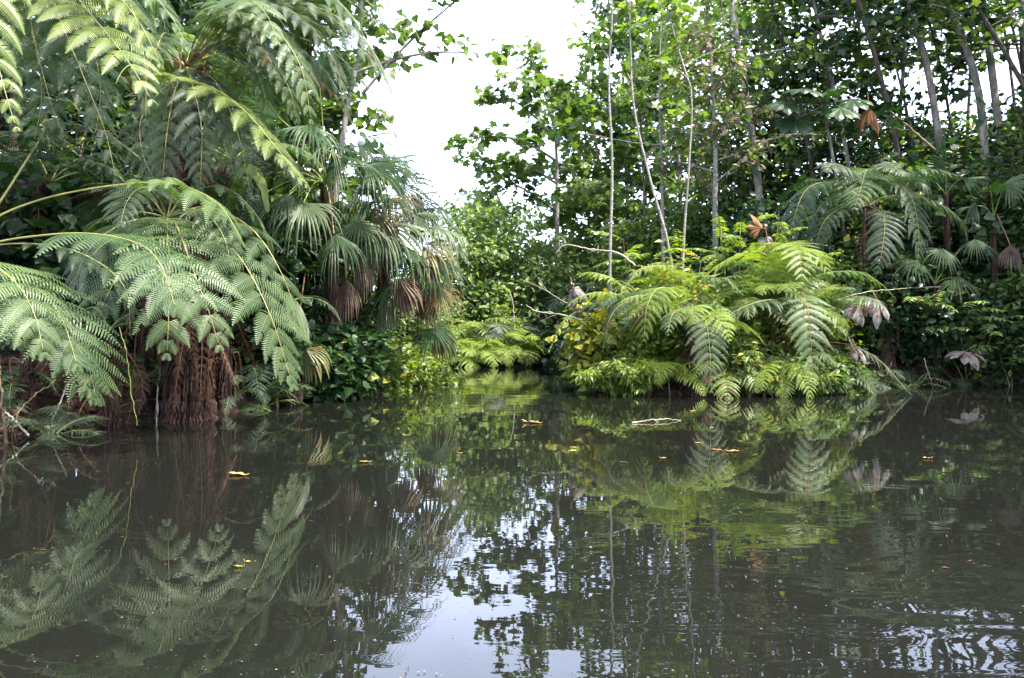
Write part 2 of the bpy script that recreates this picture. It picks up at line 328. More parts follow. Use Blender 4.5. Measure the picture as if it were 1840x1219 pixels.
def paddle(g, C, w=.17, seed=0, mat=0, rmat=1, t0=.3, fold=.35, cuts=6, tint=.5, rad=.012, side=None):
    """a banana-like leaf: stalk, midrib and one long blade that is torn here and there"""
    rs = np.random.default_rng(seed); K = 40; P = spline(C, K); tube(g, P[:-1], [rad, rad * .8, rad * .3], 5, rmat, .6)
    T = nrm(np.gradient(P, axis=0)); ch = P[-1] - P[0]; s0 = A([ch[1], -ch[0], 0.]) if side is None else A(side, float)
    Sd = nrm(s0 - (T @ s0)[:, None] * T); N = np.cross(Sd, T); i0 = int(t0 * K); ks = np.arange(i0, K); u = (ks - i0) / (K - 1 - i0)
    ww = w * np.clip(np.sin(pi * (.06 + .94 * u ** .8)), .02, 1) ** .6
    for q in (1, -1):
        ctr = P[ks]; e = q * Sd[ks] * cos(fold) - Z * sin(fold) + T[ks] * .25
        mid = ctr + e * (ww * .5)[:, None] + N[ks] * .15 * w; edg = ctr + (e - Z * .45) * (ww * rs.uniform(.9, 1.05, len(ks)))[:, None]
        V = np.stack([ctr + N[ks] * .002, mid, edg], 1); f = grid_faces(len(ks), 3, False); cut = rs.choice(len(ks) - 1, cuts, replace=False)
        keep = ~np.isin(np.arange(len(f)) // 2, cut) | (np.arange(len(f)) % 2 == 0)
        g.add(V, f[keep], mat, tint + .1 * q)

# ------------------------------------------------------------------ trees and bushes
def grow(name, label, cat, group, trunk, r=(.1, .03), bark='bark_grey', leafm='broad', tm=OVATE, size=.2, nb=14, t0=.45, bl=1.6, el=(35, 10), bend=20,
         twigs=5, tl=.6, per=14, spread=.22, seed=0, extra=(), shape=None, mats2=None, yellow=0., down=.5, sides=7, az0=0., azr=None, bare=.0, flat=.5, stems=(), crown='crown', twm=None, lw=1.):
    """a woody plant: one tapered trunk (or several stems) with limbs and twigs, leaves set in clusters along the twigs"""
    rs = np.random.default_rng(seed); trunk = A(trunk, float); base = trunk[0]
    root = thing(name, label, cat, base, group); gw = Geo(); gl = Geo(); P = spline(trunk, 20)
    tube(gw, P, r, sides, 0, .5, .08, rs)
    limbs = []
    for s_ in stems:
        q = spline(s_, 14); tube(gw, q, [r[0] * .7, r[1]], sides, 0, .5, .06, rs); limbs.append((q, r[0] * .5, True))
    srcs = [P] + [l[0] for l in limbs]
    for i in range(nb):
        src = srcs[i % len(srcs)]; u = t0 + (1 - t0) * ((i + .5) / nb if shape is None or True else 0); k = u * (len(src) - 1); j = min(int(k), len(src) - 2); b = src[j] + (src[j + 1] - src[j]) * (k - j)
        az = az0 + i * 2.39996 + rs.normal(0, .3) if azr is None else rs.uniform(*azr)
        ln = bl * rs.uniform(.65, 1.2) * (shape(u) if shape else (1.15 - .6 * (u - t0) / (1 - t0 + 1e-6)))
        q = arc(b, az, ln, el[0] + (el[1] - el[0]) * (1 - u) + rs.normal(0, 9), bend, 6, rs, .14)
        limbs.append((spline(q, 9), np.interp(u, [0, 1], [r[0], r[1]]) * .45 + .004, False))
    for e_ in extra: limbs.append((spline(e_, 12), r[0] * .4, False))
    for q, r0, st in limbs:
        if not st: tube(gw, q, [r0, r0 * .35], 5, 0, .5)
        if rs.random() < bare: continue
        L = np.linalg.norm(np.diff(q, axis=0), axis=1).sum(); nt_ = max(2, int(round(twigs * (L / bl) ** .5)))
        for k in range(nt_ + 1):
            u = .3 + .7 * k / nt_; f = u * (len(q) - 1); j = min(int(f), len(q) - 2); b = q[j] + (q[j + 1] - q[j]) * (f - j); dq = nrm(q[j + 1] - q[j])
            dd = dq if k == nt_ else nrm(dq * .5 + A([rs.normal(), rs.normal(), rs.normal(.15, .5)]) * .8)
            tlen = tl * rs.uniform(.5, 1.2); tw = A([b, b + dd * tlen * .5 + Z * .03, b + dd * tlen - Z * .06 * tlen])
            tube(gw, tw, [max(.004, r0 * .3), .002], 3, 0, .5)
            m = int(per * rs.uniform(.6, 1.3)); w = rs.uniform(.25, 1.05, m); pos = b + dd * (tlen * w)[:, None] + rs.normal(0, spread, (m, 3)) * A([1, 1, .6])
            ld = dd * .4 + rs.normal(0, .75, (m, 3)) * A([1, 1, .4]) - Z * down * rs.uniform(.2, 1.3, (m, 1)); up = Z + flat * rs.normal(size=(m, 3))
            tb = rs.uniform(.2, .8); tt = np.clip(tb + .2 * rs.normal(size=m), 0, 1); mi = (rs.random(m) < yellow).astype(int)
            sz = size * rs.uniform(.55, 1.2, m)
            for z_ in (0, 1):
                c_ = mi == z_
                if c_.any(): scatter(gl, tm, pos[c_], ld[c_], up[c_], sz[c_], z_, tt[c_], lw)
    gw.build('trunk' if not len(stems) else 'stem', M[bark], root, True)
    gl.build(crown, [M[leafm], M[mats2 or 'broad_yellow']], root)
    return root
def bush(label, base, h=1.2, w=1., leafm='broad', tm=OVATE, size=.14, n=9, per=16, seed=0, name='shrub', cat='shrub', group=None, lean=(0, 0), bark='twig_brown', twigs=4, spread=None, down=.5, yellow=.02, mats2=None, lw=1., flat=.6):
    """many thin stems from one foot, leafy from near the ground to the top"""
    rs = np.random.default_rng(seed); b = A(base, float); st = []
    for i in range(n):
        az = i * 2.4 + rs.normal(0, .4); rr = w * rs.uniform(.2, 1) ; hh = h * rs.uniform(.55, 1.05) * (1 - .35 * rr / w)
        o = A([sin(az) * rr + lean[0], cos(az) * rr + lean[1], 0]); st.append(A([b + o * .1, b + o * .45 + Z * hh * .6, b + o + Z * hh]))
    return grow(name, label, cat, group, [b, b + Z * h * .3 + A([.02, 0, 0]), b + Z * h * .75 + A([lean[0] * .4, lean[1] * .4, 0])], (.018 + .008 * h, .006), bark, leafm, tm, size, n * 2, .25, w * .6, (40, 10), 35,
                twigs, .28 * (h + w) / 2, per, spread or .1 * (h + w) / 2, seed, stems=st, sides=5, down=down, yellow=yellow, mats2=mats2, crown='foliage', lw=lw, flat=flat)

def fern_plant(name, label, base, n=9, L=1., el=70, bend=95, seed=0, mat='fern', group=None, cat='fern', nq=12, np_=18, plen=None, azs=None, t0=.2, droop=.4, rmat='rachis_green', tint=None, trunk=None, tr=.06, qk=.12):
    """a clump of fronds from one crown, each frond a part; an upright trunk under it when trunk is given"""
    rs = np.random.default_rng(seed); b = A(base, float); root = thing(name, label, cat, b if trunk is None else trunk[0], group)
    if trunk is not None: fern_trunk(root, trunk, tr, seed)
    for i in range(n):
        az = (i * 2.39996 + rs.normal(0, .2)) if azs is None else azs[i % len(azs)] + rs.normal(0, .15)
        l = L * rs.uniform(.75, 1.12); g = Geo()
        frond(g, arc(b + A([sin(az), cos(az), 0]) * .02, az, l, el + rs.normal(0, 12) - (i / n) * 25, bend + rs.normal(0, 14), 7, rs, .06), np_, (plen or .27 * L) * rs.uniform(.85, 1.1), nq, t0, droop, .3, rs.normal(0, .2), seed * 50 + i, rad=.007 * L ** .5, tint=tint, qk=qk)
        g.build('frond', [M[mat], M[rmat], M['fern_dead']], root)
    return root
def fern_trunk(root, ctrl, r, seed=0, mat='fibre', skirt=0, sk_len=.8, strands=0):
    rs = np.random.default_rng(seed + 991); P = spline(ctrl, 46); g = Geo(); R = np.interp(np.linspace(0, 1, 46), np.linspace(0, 1, len(np.atleast_1d(r))), np.atleast_1d(r)) * rs.uniform(.88, 1.14, 46)
    n0 = 26; tube(g, P, R, n0, 0, .5, .17, rs)
    # cut-off frond bases and root fibres standing off the surface
    for i in range(90):
        k = rs.integers(1, 43); az = rs.uniform(0, 2 * pi); d = A([cos(az), sin(az), 0]); q = P[k] + d * R[k] * .85
        tube(g, [q, q + d * R[k] * .45 + Z * rs.uniform(-.16, .05), q + d * R[k] * rs.uniform(.3, .7) + Z * rs.uniform(-.35, -.08)], [.012, .009, .003], 4, 0, .5)
    for i in range(strands):      # root cords and fibres hanging down round the trunk
        az = rs.uniform(0, 2 * pi); d = A([sin(az), cos(az), 0]); k1 = rs.integers(10, 34); k0 = rs.integers(0, max(1, k1 - 8)); f = rs.uniform(.9, 1.8); n_ = k1 - k0; big_ = rs.random() < .12
        wob = np.cumsum(rs.normal(0, .006, (n_, 3)), axis=0) * A([1, 1, 0])
        q = P[k0:k1] + d * (R[k0:k1] * f)[:, None] * np.linspace(1.1, .75, n_)[:, None] + wob
        tube(g, q, np.linspace(1, .6, n_) * (rs.uniform(.12, .26) * R[k0] if big_ else rs.uniform(.004, .02)) * rs.uniform(.7, 1.3, n_), 8 if big_ else 4, 0, .5, .3 if big_ else 0, rs)
    o = g.build('trunk', M[mat], root, True)
    for i in range(skirt):
        az = rs.uniform(0, 2 * pi); k = int(rs.uniform(.45, 1) * 45); d = A([sin(az), cos(az), 0]); l = sk_len * rs.uniform(.6, 1.2); g = Geo(); q = P[k] + d * R[k] * .8
        e = rs.normal(0, .06, 3)
        frond(g, [q, q + d * .12 + Z * .03, q + d * rs.uniform(.12, .3) - Z * l * .4 + e, q + d * rs.uniform(.05, .3) - Z * l + 2 * e], 14, .16, 7, .2, 1.3, .5, rs.normal(0, .5), seed * 77 + i, rad=.008, curl=-.5, side=[d[1], -d[0], 0], tint=rs.uniform(.1, .9))
        g.build('dead_frond', [M['fern_dead'], M['rachis_brown'], M['fern_dead']], root)
    return o
# ------------------------------------------------------------------ the setting: banks, water
BANK_L = [(-30, -60), (-9, -30), (-7.5, -4), (-6.2, 4), (-5.3, 7.6), (-4.7, 9.0), (-4.0, 10.0), (-3.5, 12.2), (-3.0, 15), (-2.7, 19), (-2.9, 24), (-3.6, 29), (-4.2, 32)]
BANK_R = [(3.6, 33), (2.9, 29), (3.0, 26), (4.6, 20), (6.6, 16.6), (8.6, 16.8), (11.6, 17.6), (14.5, 15), (15, 8), (15, -4), (17, -30), (30, -60)]
POLY = A(BANK_L + [(-2, 33.0), (1.2, 34.0)] + BANK_R, float)
def channel_dist(x, y):
    """signed distance to the edge of the water: negative on the water"""
    p = np.stack([x, y], -1); d = np.full(x.shape, 1e9); ins = np.zeros(x.shape, bool)
    for i in range(len(POLY)):
        a, b = POLY[i], POLY[(i + 1) % len(POLY)]; ab = b - a; u = np.clip(((p - a) @ ab) / (ab @ ab), 0, 1)
        d = np.minimum(d, np.linalg.norm(p - a - u[..., None] * ab, axis=-1))
        c = ((a[1] > y) != (b[1] > y)) & (x < (b[0] - a[0]) * (y - a[1]) / (b[1] - a[1] + 1e-12) + a[0]); ins ^= c
    return np.where(ins, -d, d)
ISL = [(3.75, 14.75, 2.2, .7), (-.75, 28.9, 1.55, .75)]    # the two islets: x, y, half-axes
def ground(x, y):
    x = np.asarray(x, float); y = np.asarray(y, float); d = channel_dist(x, y)
    h = np.where(d < 0, np.maximum(-.9, d * .6), np.minimum(.22 + .33 * d, .35 + 1.5 * (1 - np.exp(-d / 6))))
    h = np.where((d >= 0) & (d < .25), d * 1.6 - .06, h)
    for cx, cy, ax, ay in ISL:
        e = ((x - cx) / ax) ** 2 + ((y - cy) / ay) ** 2; h = np.maximum(h, np.where(e < 1.6, np.where(e < 1, .22 * (1 - e) + .02, .02 - .4 * (e - 1)), -9))
    n = np.sin(x * 2.3 + 1.1 * np.sin(y * 1.7)) * np.cos(y * 2.1 + .7 * x) * .06 + np.sin(x * 5.1 - y * 3.3) * np.sin(y * 6.2 + 2 * x) * .035
    return h + np.where(h > 0, n, 0)
def gz(x, y): return float(ground(A([x]), A([y]))[0])
xs = np.concatenate([np.linspace(-900, -40, 12), np.linspace(-30, -12, 19), np.arange(-11, 14, .22), np.linspace(15, 30, 16), np.linspace(40, 900, 12)])
ys = np.concatenate([np.linspace(-900, -60, 12), np.linspace(-50, 4, 19), np.arange(5, 37, .22), np.linspace(38, 60, 14), np.linspace(80, 1500, 14)])
gx, gy = np.meshgrid(xs, ys); g = Geo(); g.add(np.stack([gx, gy, ground(gx, gy)], -1), grid_faces(len(ys), len(xs), False))
m, t, N, L = _nodes('bank_soil')
tc = N('TexCoord'); n1 = N('TexNoise'); n1.inputs['Scale'].default_value = 2.2; n1.inputs['Detail'].default_value = 8; L(tc.outputs['Object'], n1.inputs['Vector'])
vo = N('TexVoronoi'); vo.inputs['Scale'].default_value = 14; L(tc.outputs['Object'], vo.inputs['Vector'])
r1 = N('ValToRGB'); r1.color_ramp.elements[0].color = (.012, .009, .006, 1); r1.color_ramp.elements[1].color = (.06, .04, .025, 1); r1.color_ramp.elements[0].position = .35; r1.color_ramp.elements[1].position = .7; L(n1.outputs[0], r1.inputs[0])
hs = N('MixRGB', blend_type='MULTIPLY'); hs.inputs[0].default_value = .5; L(r1.outputs[0], hs.inputs[1]); L(vo.outputs['Color'], hs.inputs[2])
bs = N('BsdfPrincipled'); bs.inputs['Roughness'].default_value = .9; bs.inputs['Specular IOR Level'].default_value = .15; L(hs.outputs[0], bs.inputs['Base Color'])
bu = N('Bump'); bu.inputs['Distance'].default_value = .05; L(vo.outputs['Distance'], bu.inputs['Height']); L(bu.outputs[0], bs.inputs['Normal'])
L(bs.outputs[0], N('OutputMaterial').inputs['Surface'])
struct(g.build('ground', m, None, True))

m, t, N, L = _nodes('river_water')
tc = N('TexCoord')
def noise(scale, det, sx, sy, rz=0., dist=0.):
    mp = N('Mapping'); mp.inputs['Scale'].default_value = (sx, sy, 1); mp.inputs['Rotation'].default_value = (0, 0, rz); L(tc.outputs['Object'], mp.inputs['Vector'])
    n = N('TexNoise'); n.inputs['Scale'].default_value = scale; n.inputs['Detail'].default_value = det; n.inputs['Distortion'].default_value = dist; L(mp.outputs[0], n.inputs['Vector']); return n.outputs['Fac']
def mul(a, b):
    k = N('Math', operation='MULTIPLY'); (L(a, k.inputs[0]) if not isinstance(a, float) else setattr(k.inputs[0], 'default_value', a)); (L(b, k.inputs[1]) if not isinstance(b, float) else setattr(k.inputs[1], 'default_value', b)); return k.outputs[0]
def add(a, b):
    k = N('Math', operation='ADD'); L(a, k.inputs[0]); L(b, k.inputs[1]); return k.outputs[0]
sx = N('SeparateXYZ'); L(tc.outputs['Object'], sx.inputs[0])
def ramp(o, a, b):
    k = N('MapRange'); k.inputs['From Min'].default_value = a; k.inputs['From Max'].default_value = b; L(o, k.inputs['Value']); return k.outputs[0]
long_ = mul(noise(1.0, 1, .9, 1.3), .0022)                 # slow swell everywhere
fine = mul(mul(noise(7., 2, 1., 1.6, .1), ramp(sx.outputs['Y'], 16., 6.)), .0002)              # fine ripple
near = mul(ramp(sx.outputs['X'], -.2, 1.8), ramp(sx.outputs['Y'], 5.0, 2.8))
wake = mul(mul(noise(2.6, 1, .8, 2.0, -.55, .5), near), .0065)   # the ripples spreading from the boat on the right
far_ = mul(mul(noise(1.3, 1, .55, 2.6, .05), ramp(sx.outputs['Y'], 8., 14.)), .0022)
patch = ramp(noise(.5, 2, 1, 1), .45, .62)
gust = mul(mul(noise(9., 1, .8, 1.6, .2), mul(patch, ramp(sx.outputs['Y'], 14., 6.))), .00022)
H = add(add(add(long_, fine), add(wake, far_)), gust)
bu = N('Bump'); bu.inputs['Strength'].default_value = 1; bu.inputs['Distance'].default_value = 1.0; L(H, bu.inputs['Height'])
bs = N('BsdfPrincipled'); bs.inputs['Roughness'].default_value = .008; bs.inputs['IOR'].default_value = 1.333; L(bu.outputs[0], bs.inputs['Normal'])
cr = N('ValToRGB'); cr.color_ramp.elements[0].color = (.0052, .0055, .0043, 1); cr.color_ramp.elements[1].color = (.008, .0086, .007, 1); L(noise(.35, 3, 1, 1), cr.inputs[0]); L(cr.outputs[0], bs.inputs['Base Color'])
L(bs.outputs[0], N('OutputMaterial').inputs['Surface'])
g = Geo(); x = np.linspace(-35, 35, 36); y = np.linspace(-65, 60, 36); wx, wy = np.meshgrid(x, y); g.add(np.stack([wx, wy, wx * 0], -1), grid_faces(36, 36, False))
struct(g.build('water', m, None, True))
# ------------------------------------------------------------------ left bank: tree ferns
HF = dict(n=13, plen=.6, nq=24, t0=.12, droop=.9, qk=.14, rad=.01)
def hero(root, C, mat='fern', rmat='rachis', seed=0, **k):
    g = Geo(); a = dict(HF); a.update(k); frond(g, C, seed=seed, **a); return g.build('frond', [M[mat], M[rmat], M['fern_dead']], root)
def rand_fronds(root, c, n, L, seed, mat='fern', azr=(0, 6.283), el=(35, 65), bend=(70, 110), plen=.42, nq=16, np_=15, droop=.8, rmat='rachis_green', t0=.2):
    rs = np.random.default_rng(seed)
    for i in range(n):
        az = azr[0] + (azr[1] - azr[0]) * (i + rs.uniform(.2, .8)) / n
        hero(root, arc(c, az, L * rs.uniform(.8, 1.15), rs.uniform(*el), rs.uniform(*bend), 7, rs, .07), mat if isinstance(mat, str) else mat[i % len(mat)], rmat, seed * 31 + i, n=np_, plen=plen * rs.uniform(.85, 1.1), nq=nq, t0=t0, droop=droop * rs.uniform(.8, 1.3), roll=rs.normal(0, .25), rad=.011)
TFG = 'tree ferns along the near left bank'
# 1: the big one with the root-covered foot standing in the water
b = at(355, 720, 10.7); b[2] = gz(b[0], b[1]); r1 = thing('tree_fern', 'tallest tree fern with dark trunk and grey fronds spreading high beside the sky', 'tree fern', b, TFG)
fern_trunk(r1, [b - Z * .2, at(350, 560, 10.6), at(335, 330, 10.4), at(335, 140, 10)], [.2, .17, .16, .15], 1, skirt=30, sk_len=1.1, strands=60)
c = at(335, 120, 10)
hero(r1, path((225, 175, 9.6), (300, 143, 9.3), (375, 155, 9.0), (440, 200, 8.8), (500, 270, 8.7), (553, 335, 8.6)), 'fern_bright', seed=1, t0=.2, plen=.62, droop=.75, n=12, nq=25, qk=.17, ang=(8, 52), rad=.01)
hero(r1, path((335, 120, 10), (390, 20, 9.6), (440, 40, 9.3), (475, 90, 9.1), (500, 140, 9.0)), 'fern_grey', seed=2, plen=.55, t0=.2)
hero(r1, path((335, 120, 10), (430, 40, 10), (560, 20, 10), (650, 80, 10), (740, 195, 10)), 'fern_grey', seed=3, plen=.6, droop=.9, t0=.25)
hero(r1, path((335, 120, 10), (470, 60, 10.4), (590, 90, 10.5), (670, 170, 10.5), (735, 290, 10.4)), 'fern_grey', seed=4, plen=.5, droop=1.0, t0=.3)
hero(r1, path((335, 120, 10), (470, 40, 10), (540, 110, 9.9), (600, 170, 9.8), (615, 195, 9.8)), 'fern_dead', 'rachis_brown', seed=5, plen=.45, droop=1.1, t0=.3, curl=-.4, n=16)
hero(r1, path((335, 120, 10), (300, 60, 9.4), (280, 90, 9.0), (262, 130, 8.8)), 'fern', seed=6, plen=.5)
hero(r1, path((335, 120, 10), (450, 60, 10.3), (540, 90, 10.2), (600, 150, 10.1), (640, 240, 10.1)), 'fern_grey', seed=7, plen=.5, droop=1.0, t0=.3)
hero(r1, path((335, 120, 10), (500, -40, 10.6), (620, -20, 10.6), (700, 40, 10.6), (748, 110, 10.6)), 'fern_grey', seed=8, plen=.55, droop=1.0, t0=.3)
hero(r1, path((335, 120, 10), (480, 20, 9.8), (600, 60, 9.6), (680, 120, 9.6), (722, 215, 9.6)), 'fern', seed=9, plen=.55, droop=.9, t0=.3)
hero(r1, path((335, 120, 10), (420, 70, 9.4), (480, 100, 9.2), (520, 160, 9.1), (535, 230, 9.1)), 'fern', seed=10, plen=.45, droop=.9, t0=.25)
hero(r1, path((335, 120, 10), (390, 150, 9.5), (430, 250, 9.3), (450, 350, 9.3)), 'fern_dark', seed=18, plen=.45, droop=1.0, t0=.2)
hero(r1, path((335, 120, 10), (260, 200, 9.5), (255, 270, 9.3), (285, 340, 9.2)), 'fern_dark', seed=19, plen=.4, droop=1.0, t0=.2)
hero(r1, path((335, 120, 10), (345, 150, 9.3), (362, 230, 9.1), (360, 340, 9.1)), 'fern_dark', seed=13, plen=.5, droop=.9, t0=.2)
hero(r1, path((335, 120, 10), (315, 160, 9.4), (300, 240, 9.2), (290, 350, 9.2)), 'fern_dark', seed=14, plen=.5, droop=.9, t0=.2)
hero(r1, path((335, 120, 10), (360, 140, 9.5), (400, 210, 9.4), (420, 320, 9.4)), 'fern', seed=15, plen=.5, droop=.9, t0=.2)
for i, (pts, mt) in enumerate([(((335, 120, 10), (420, 10, 9.6), (520, 20, 9.4), (590, 90, 9.3), (628, 195, 9.3)), 'fern_grey'), (((335, 120, 10), (500, 10, 9.9), (620, 40, 9.8), (690, 130, 9.8), (712, 255, 9.8)), 'fern_grey'), (((335, 120, 10), (480, -60, 10.2), (610, -60, 10.2), (710, 0, 10.2), (765, 90, 10.2)), 'fern_grey'),
    (((335, 120, 10), (420, 30, 9.3), (490, 50, 9.0), (540, 120, 8.9), (560, 220, 8.9)), 'fern'), (((335, 120, 10), (520, -20, 10.4), (640, 10, 10.5), (715, 90, 10.5), (742, 200, 10.5)), 'fern_dark'), (((335, 120, 10), (440, -40, 9.5), (560, -30, 9.2), (640, 40, 9.1), (675, 130, 9.1)), 'fern')]):
    hero(r1, path(*pts), mt, seed=230 + i, plen=.58, n=17, t0=.22, droop=.95, nq=26)
rand_fronds(r1, c, 15, 2.5, 11, ['fern', 'fern_dark'], (-2.2, 2.6), (20, 55), (80, 120), .48, 20)
for i, (px, L_) in enumerate([(290, 1.5), (385, 1.3), (345, 1.7)]):
    hero(r1, [c, c + A([(px - 335) * .006, -.3, .05]), c + A([(px - 335) * .009, -.45, -.5 * L_]), c + A([(px - 335) * .008, -.4, -L_])], 'fern_dead', 'rachis_brown', 70 + i, n=18, plen=.22, nq=10, t0=.2, droop=1.2, curl=-.6)
# 2: the one whose crown is above the frame at the far left
b = A([-6.6, 9.0, gz(-6.6, 9.0)]); c = at(40, -150, 8.6); r2 = thing('tree_fern', 'overhanging tree fern whose long pale fronds drop in from above', 'tree fern', b, TFG)
fern_trunk(r2, [b - Z * .2, b + A([.1, 0, 1.5]), b + A([.5, -.1, 3.2]), c], [.2, .16, .14, .12], 2, skirt=10, sk_len=1.1)
hero(r2, path((40, -150, 8.6), (90, -70, 8.1), (150, 10, 7.7), (200, 70, 7.4), (240, 125, 7.2), (275, 185, 7.1)), 'fern_bright', seed=21, plen=.7, n=15, droop=.75, t0=.12, roll=-.25, nq=28, qk=.16, ang=(8, 50), rad=.01)
hero(r2, path((40, -150, 8.6), (70, -60, 8.0), (110, 40, 7.8), (155, 150, 7.7), (190, 240, 7.7), (210, 330, 7.7)), 'fern_dark', seed=22, plen=.5, droop=1.2)
hero(r2, path((40, -150, 8.6), (0, -80, 7.6), (-20, 30, 7.2), (0, 130, 7.0), (30, 235, 6.9)), 'fern_bright', seed=23, plen=.5, droop=1.1)
hero(r2, path((40, -150, 8.6), (40, -60, 8.0), (60, 60, 7.9), (90, 180, 7.9), (120, 260, 8.0)), 'fern_dark', seed=24, plen=.5, droop=1.1)
hero(r2, path((40, -150, 8.6), (10, -60, 8.4), (-30, 40, 8.4), (-30, 160, 8.4), (-10, 240, 8.4)), 'fern', seed=25, plen=.5, droop=1.1)
hero(r2, path((40, -150, 8.6), (120, -120, 8.2), (220, -60, 7.8), (300, 20, 7.6), (340, 90, 7.6)), 'fern', seed=26, plen=.5, droop=.9)
for i, (pts, mt) in enumerate([(((40, -150, 8.6), (90, -60, 8.3), (150, 40, 8.2), (180, 150, 8.2), (170, 250, 8.2)), 'fern_dark'), (((40, -150, 8.6), (30, -60, 8.2), (60, 70, 8.1), (75, 170, 8.1), (60, 260, 8.1)), 'fern'), (((40, -150, 8.6), (150, -100, 8.3), (230, 0, 8.2), (260, 110, 8.2), (262, 220, 8.2)), 'fern_dark'), (((40, -150, 8.6), (110, -90, 7.9), (190, -30, 7.6), (250, 40, 7.5), (290, 120, 7.45)), 'fern_bright')]):
    hero(r2, path(*pts), mt, seed=240 + i, plen=.58, n=16, t0=.15, droop=.95, nq=26)
rand_fronds(r2, c, 12, 2.5, 12, ['fern', 'fern_dark'], (-.6, 2.4), (10, 45), (80, 120), .5, 20)
# 3: the low one that leans out over the water
b = A([-6.4, 7.9, gz(-6.4, 7.9)]); c = at(-110, 480, 7.7); r3 = thing('tree_fern', 'low leaning tree fern with broad fronds arching on long yellow stalks over water', 'tree fern', b, TFG)
fern_trunk(r3, [b - Z * .2, b + A([.05, 0, .6]), c], [.2, .17, .14], 3, skirt=6)
hero(r3, path((-110, 480, 7.7), (-20, 440, 7.5), (70, 424, 7.3), (160, 420, 7.1), (240, 435, 6.9), (285, 470, 6.75), (318, 560, 6.6)), 'fern', seed=32, plen=.85, n=9, t0=.55, droop=.6, rad=.012, nq=21, qk=.19, ang=(5, 55))
hero(r3, path((-110, 480, 7.7), (-40, 500, 7.3), (30, 500, 7.1), (75, 525, 6.9), (112, 575, 6.7), (140, 660, 6.6)), 'fern', seed=33, plen=.8, n=9, t0=.45, droop=.6, rad=.011, nq=21, qk=.19, ang=(5, 55))
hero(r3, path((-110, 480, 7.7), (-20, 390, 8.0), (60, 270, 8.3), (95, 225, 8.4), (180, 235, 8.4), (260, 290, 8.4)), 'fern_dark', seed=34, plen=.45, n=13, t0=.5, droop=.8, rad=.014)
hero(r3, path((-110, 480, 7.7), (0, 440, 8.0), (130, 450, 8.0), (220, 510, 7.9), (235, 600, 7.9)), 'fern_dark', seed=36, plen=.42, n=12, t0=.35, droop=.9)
hero(r3, path((-110, 480, 7.7), (-60, 480, 7.2), (10, 490, 6.9), (40, 540, 6.8), (30, 620, 6.7)), 'fern', seed=37, plen=.7, n=9, t0=.3, droop=.7, nq=21, qk=.19, ang=(5, 55))
hero(r3, path((-110, 480, 7.7), (-30, 405, 7.9), (70, 360, 8.1), (200, 334, 8.3), (310, 330, 8.4), (390, 365, 8.3), (440, 440, 8.2)), 'fern', seed=31, plen=.7, n=9, t0=.58, droop=.8, rad=.012, nq=21, qk=.19, ang=(5, 55))
hero(r3, path((-110, 480, 7.7), (-40, 470, 6.9), (20, 500, 6.5), (60, 560, 6.3), (80, 640, 6.25)), 'fern', seed=43, plen=.7, n=9, t0=.35, droop=.7, nq=21, qk=.19, ang=(5, 55))
hero(r3, path((-110, 480, 7.7), (0, 520, 7.6), (90, 570, 7.4), (150, 640, 7.3), (175, 720, 7.25)), 'fern', seed=44, plen=.75, n=9, t0=.4, droop=.7, nq=21, qk=.19, ang=(5, 55))
# the one whose root-covered foot stands in the water; its crown arches toward the boat
b = at(335, 756, 9.75); c = at(300, 392, 9.3); r8 = thing('tree_fern', 'tree fern arching sunlit fronds above a thick fibrous brown foot in the water', 'tree fern', b, TFG)
fern_trunk(r8, [b - Z * .3, at(338, 660, 9.75), at(325, 520, 9.6), c], [.18, .16, .15, .13], 8, skirt=30, sk_len=1.1, strands=260)
E = dict(n=10, plen=.74, t0=.2, droop=.6, rad=.01, nq=21, qk=.19, ang=(5, 55))
for i, (pts, mt, kw) in enumerate([
    (((300, 392, 9.3), (350, 402, 9.0), (424, 455, 8.7), (483, 560, 8.5), (527, 695, 8.45)), 'fern', dict(n=12, plen=.78)),
    (((300, 392, 9.3), (370, 372, 9.3), (450, 410, 9.2), (505, 490, 9.1), (545, 600, 9.1)), 'fern', {}),
    (((300, 392, 9.3), (245, 395, 8.8), (190, 420, 8.5), (150, 465, 8.4), (130, 530, 8.4)), 'fern', {}),
    (((300, 392, 9.3), (270, 410, 8.7), (225, 470, 8.3), (178, 560, 8.15)), 'fern', dict(n=9, plen=.8)),
    (((300, 392, 9.3), (300, 410, 8.6), (305, 480, 8.0), (303, 570, 7.8), (300, 640, 7.8)), 'fern', dict(n=9, plen=.72)),
    (((300, 392, 9.3), (318, 408, 8.6), (345, 480, 8.1), (375, 560, 7.95), (395, 625, 7.95)), 'fern', dict(n=9, plen=.7)),
    (((300, 392, 9.3), (260, 350, 9.4), (200, 350, 9.4), (150, 400, 9.4)), 'fern_dark', {}),
    (((300, 392, 9.3), (340, 345, 9.6), (410, 340, 9.7), (470, 400, 9.7), (490, 470, 9.7)), 'fern', {}),
    (((300, 392, 9.3), (320, 330, 9.8), (370, 320, 10.1), (420, 360, 10.2), (440, 430, 10.2)), 'fern_dark', {})]):
    hero(r8, path(*pts), mt, seed=210 + i, **dict(E, **kw))
rand_fronds(r8, c, 5, 1.6, 18, ['fern_dark', 'fern'], (0, 6.28), (20, 55), (90, 130), .45, 18, 13, .9)
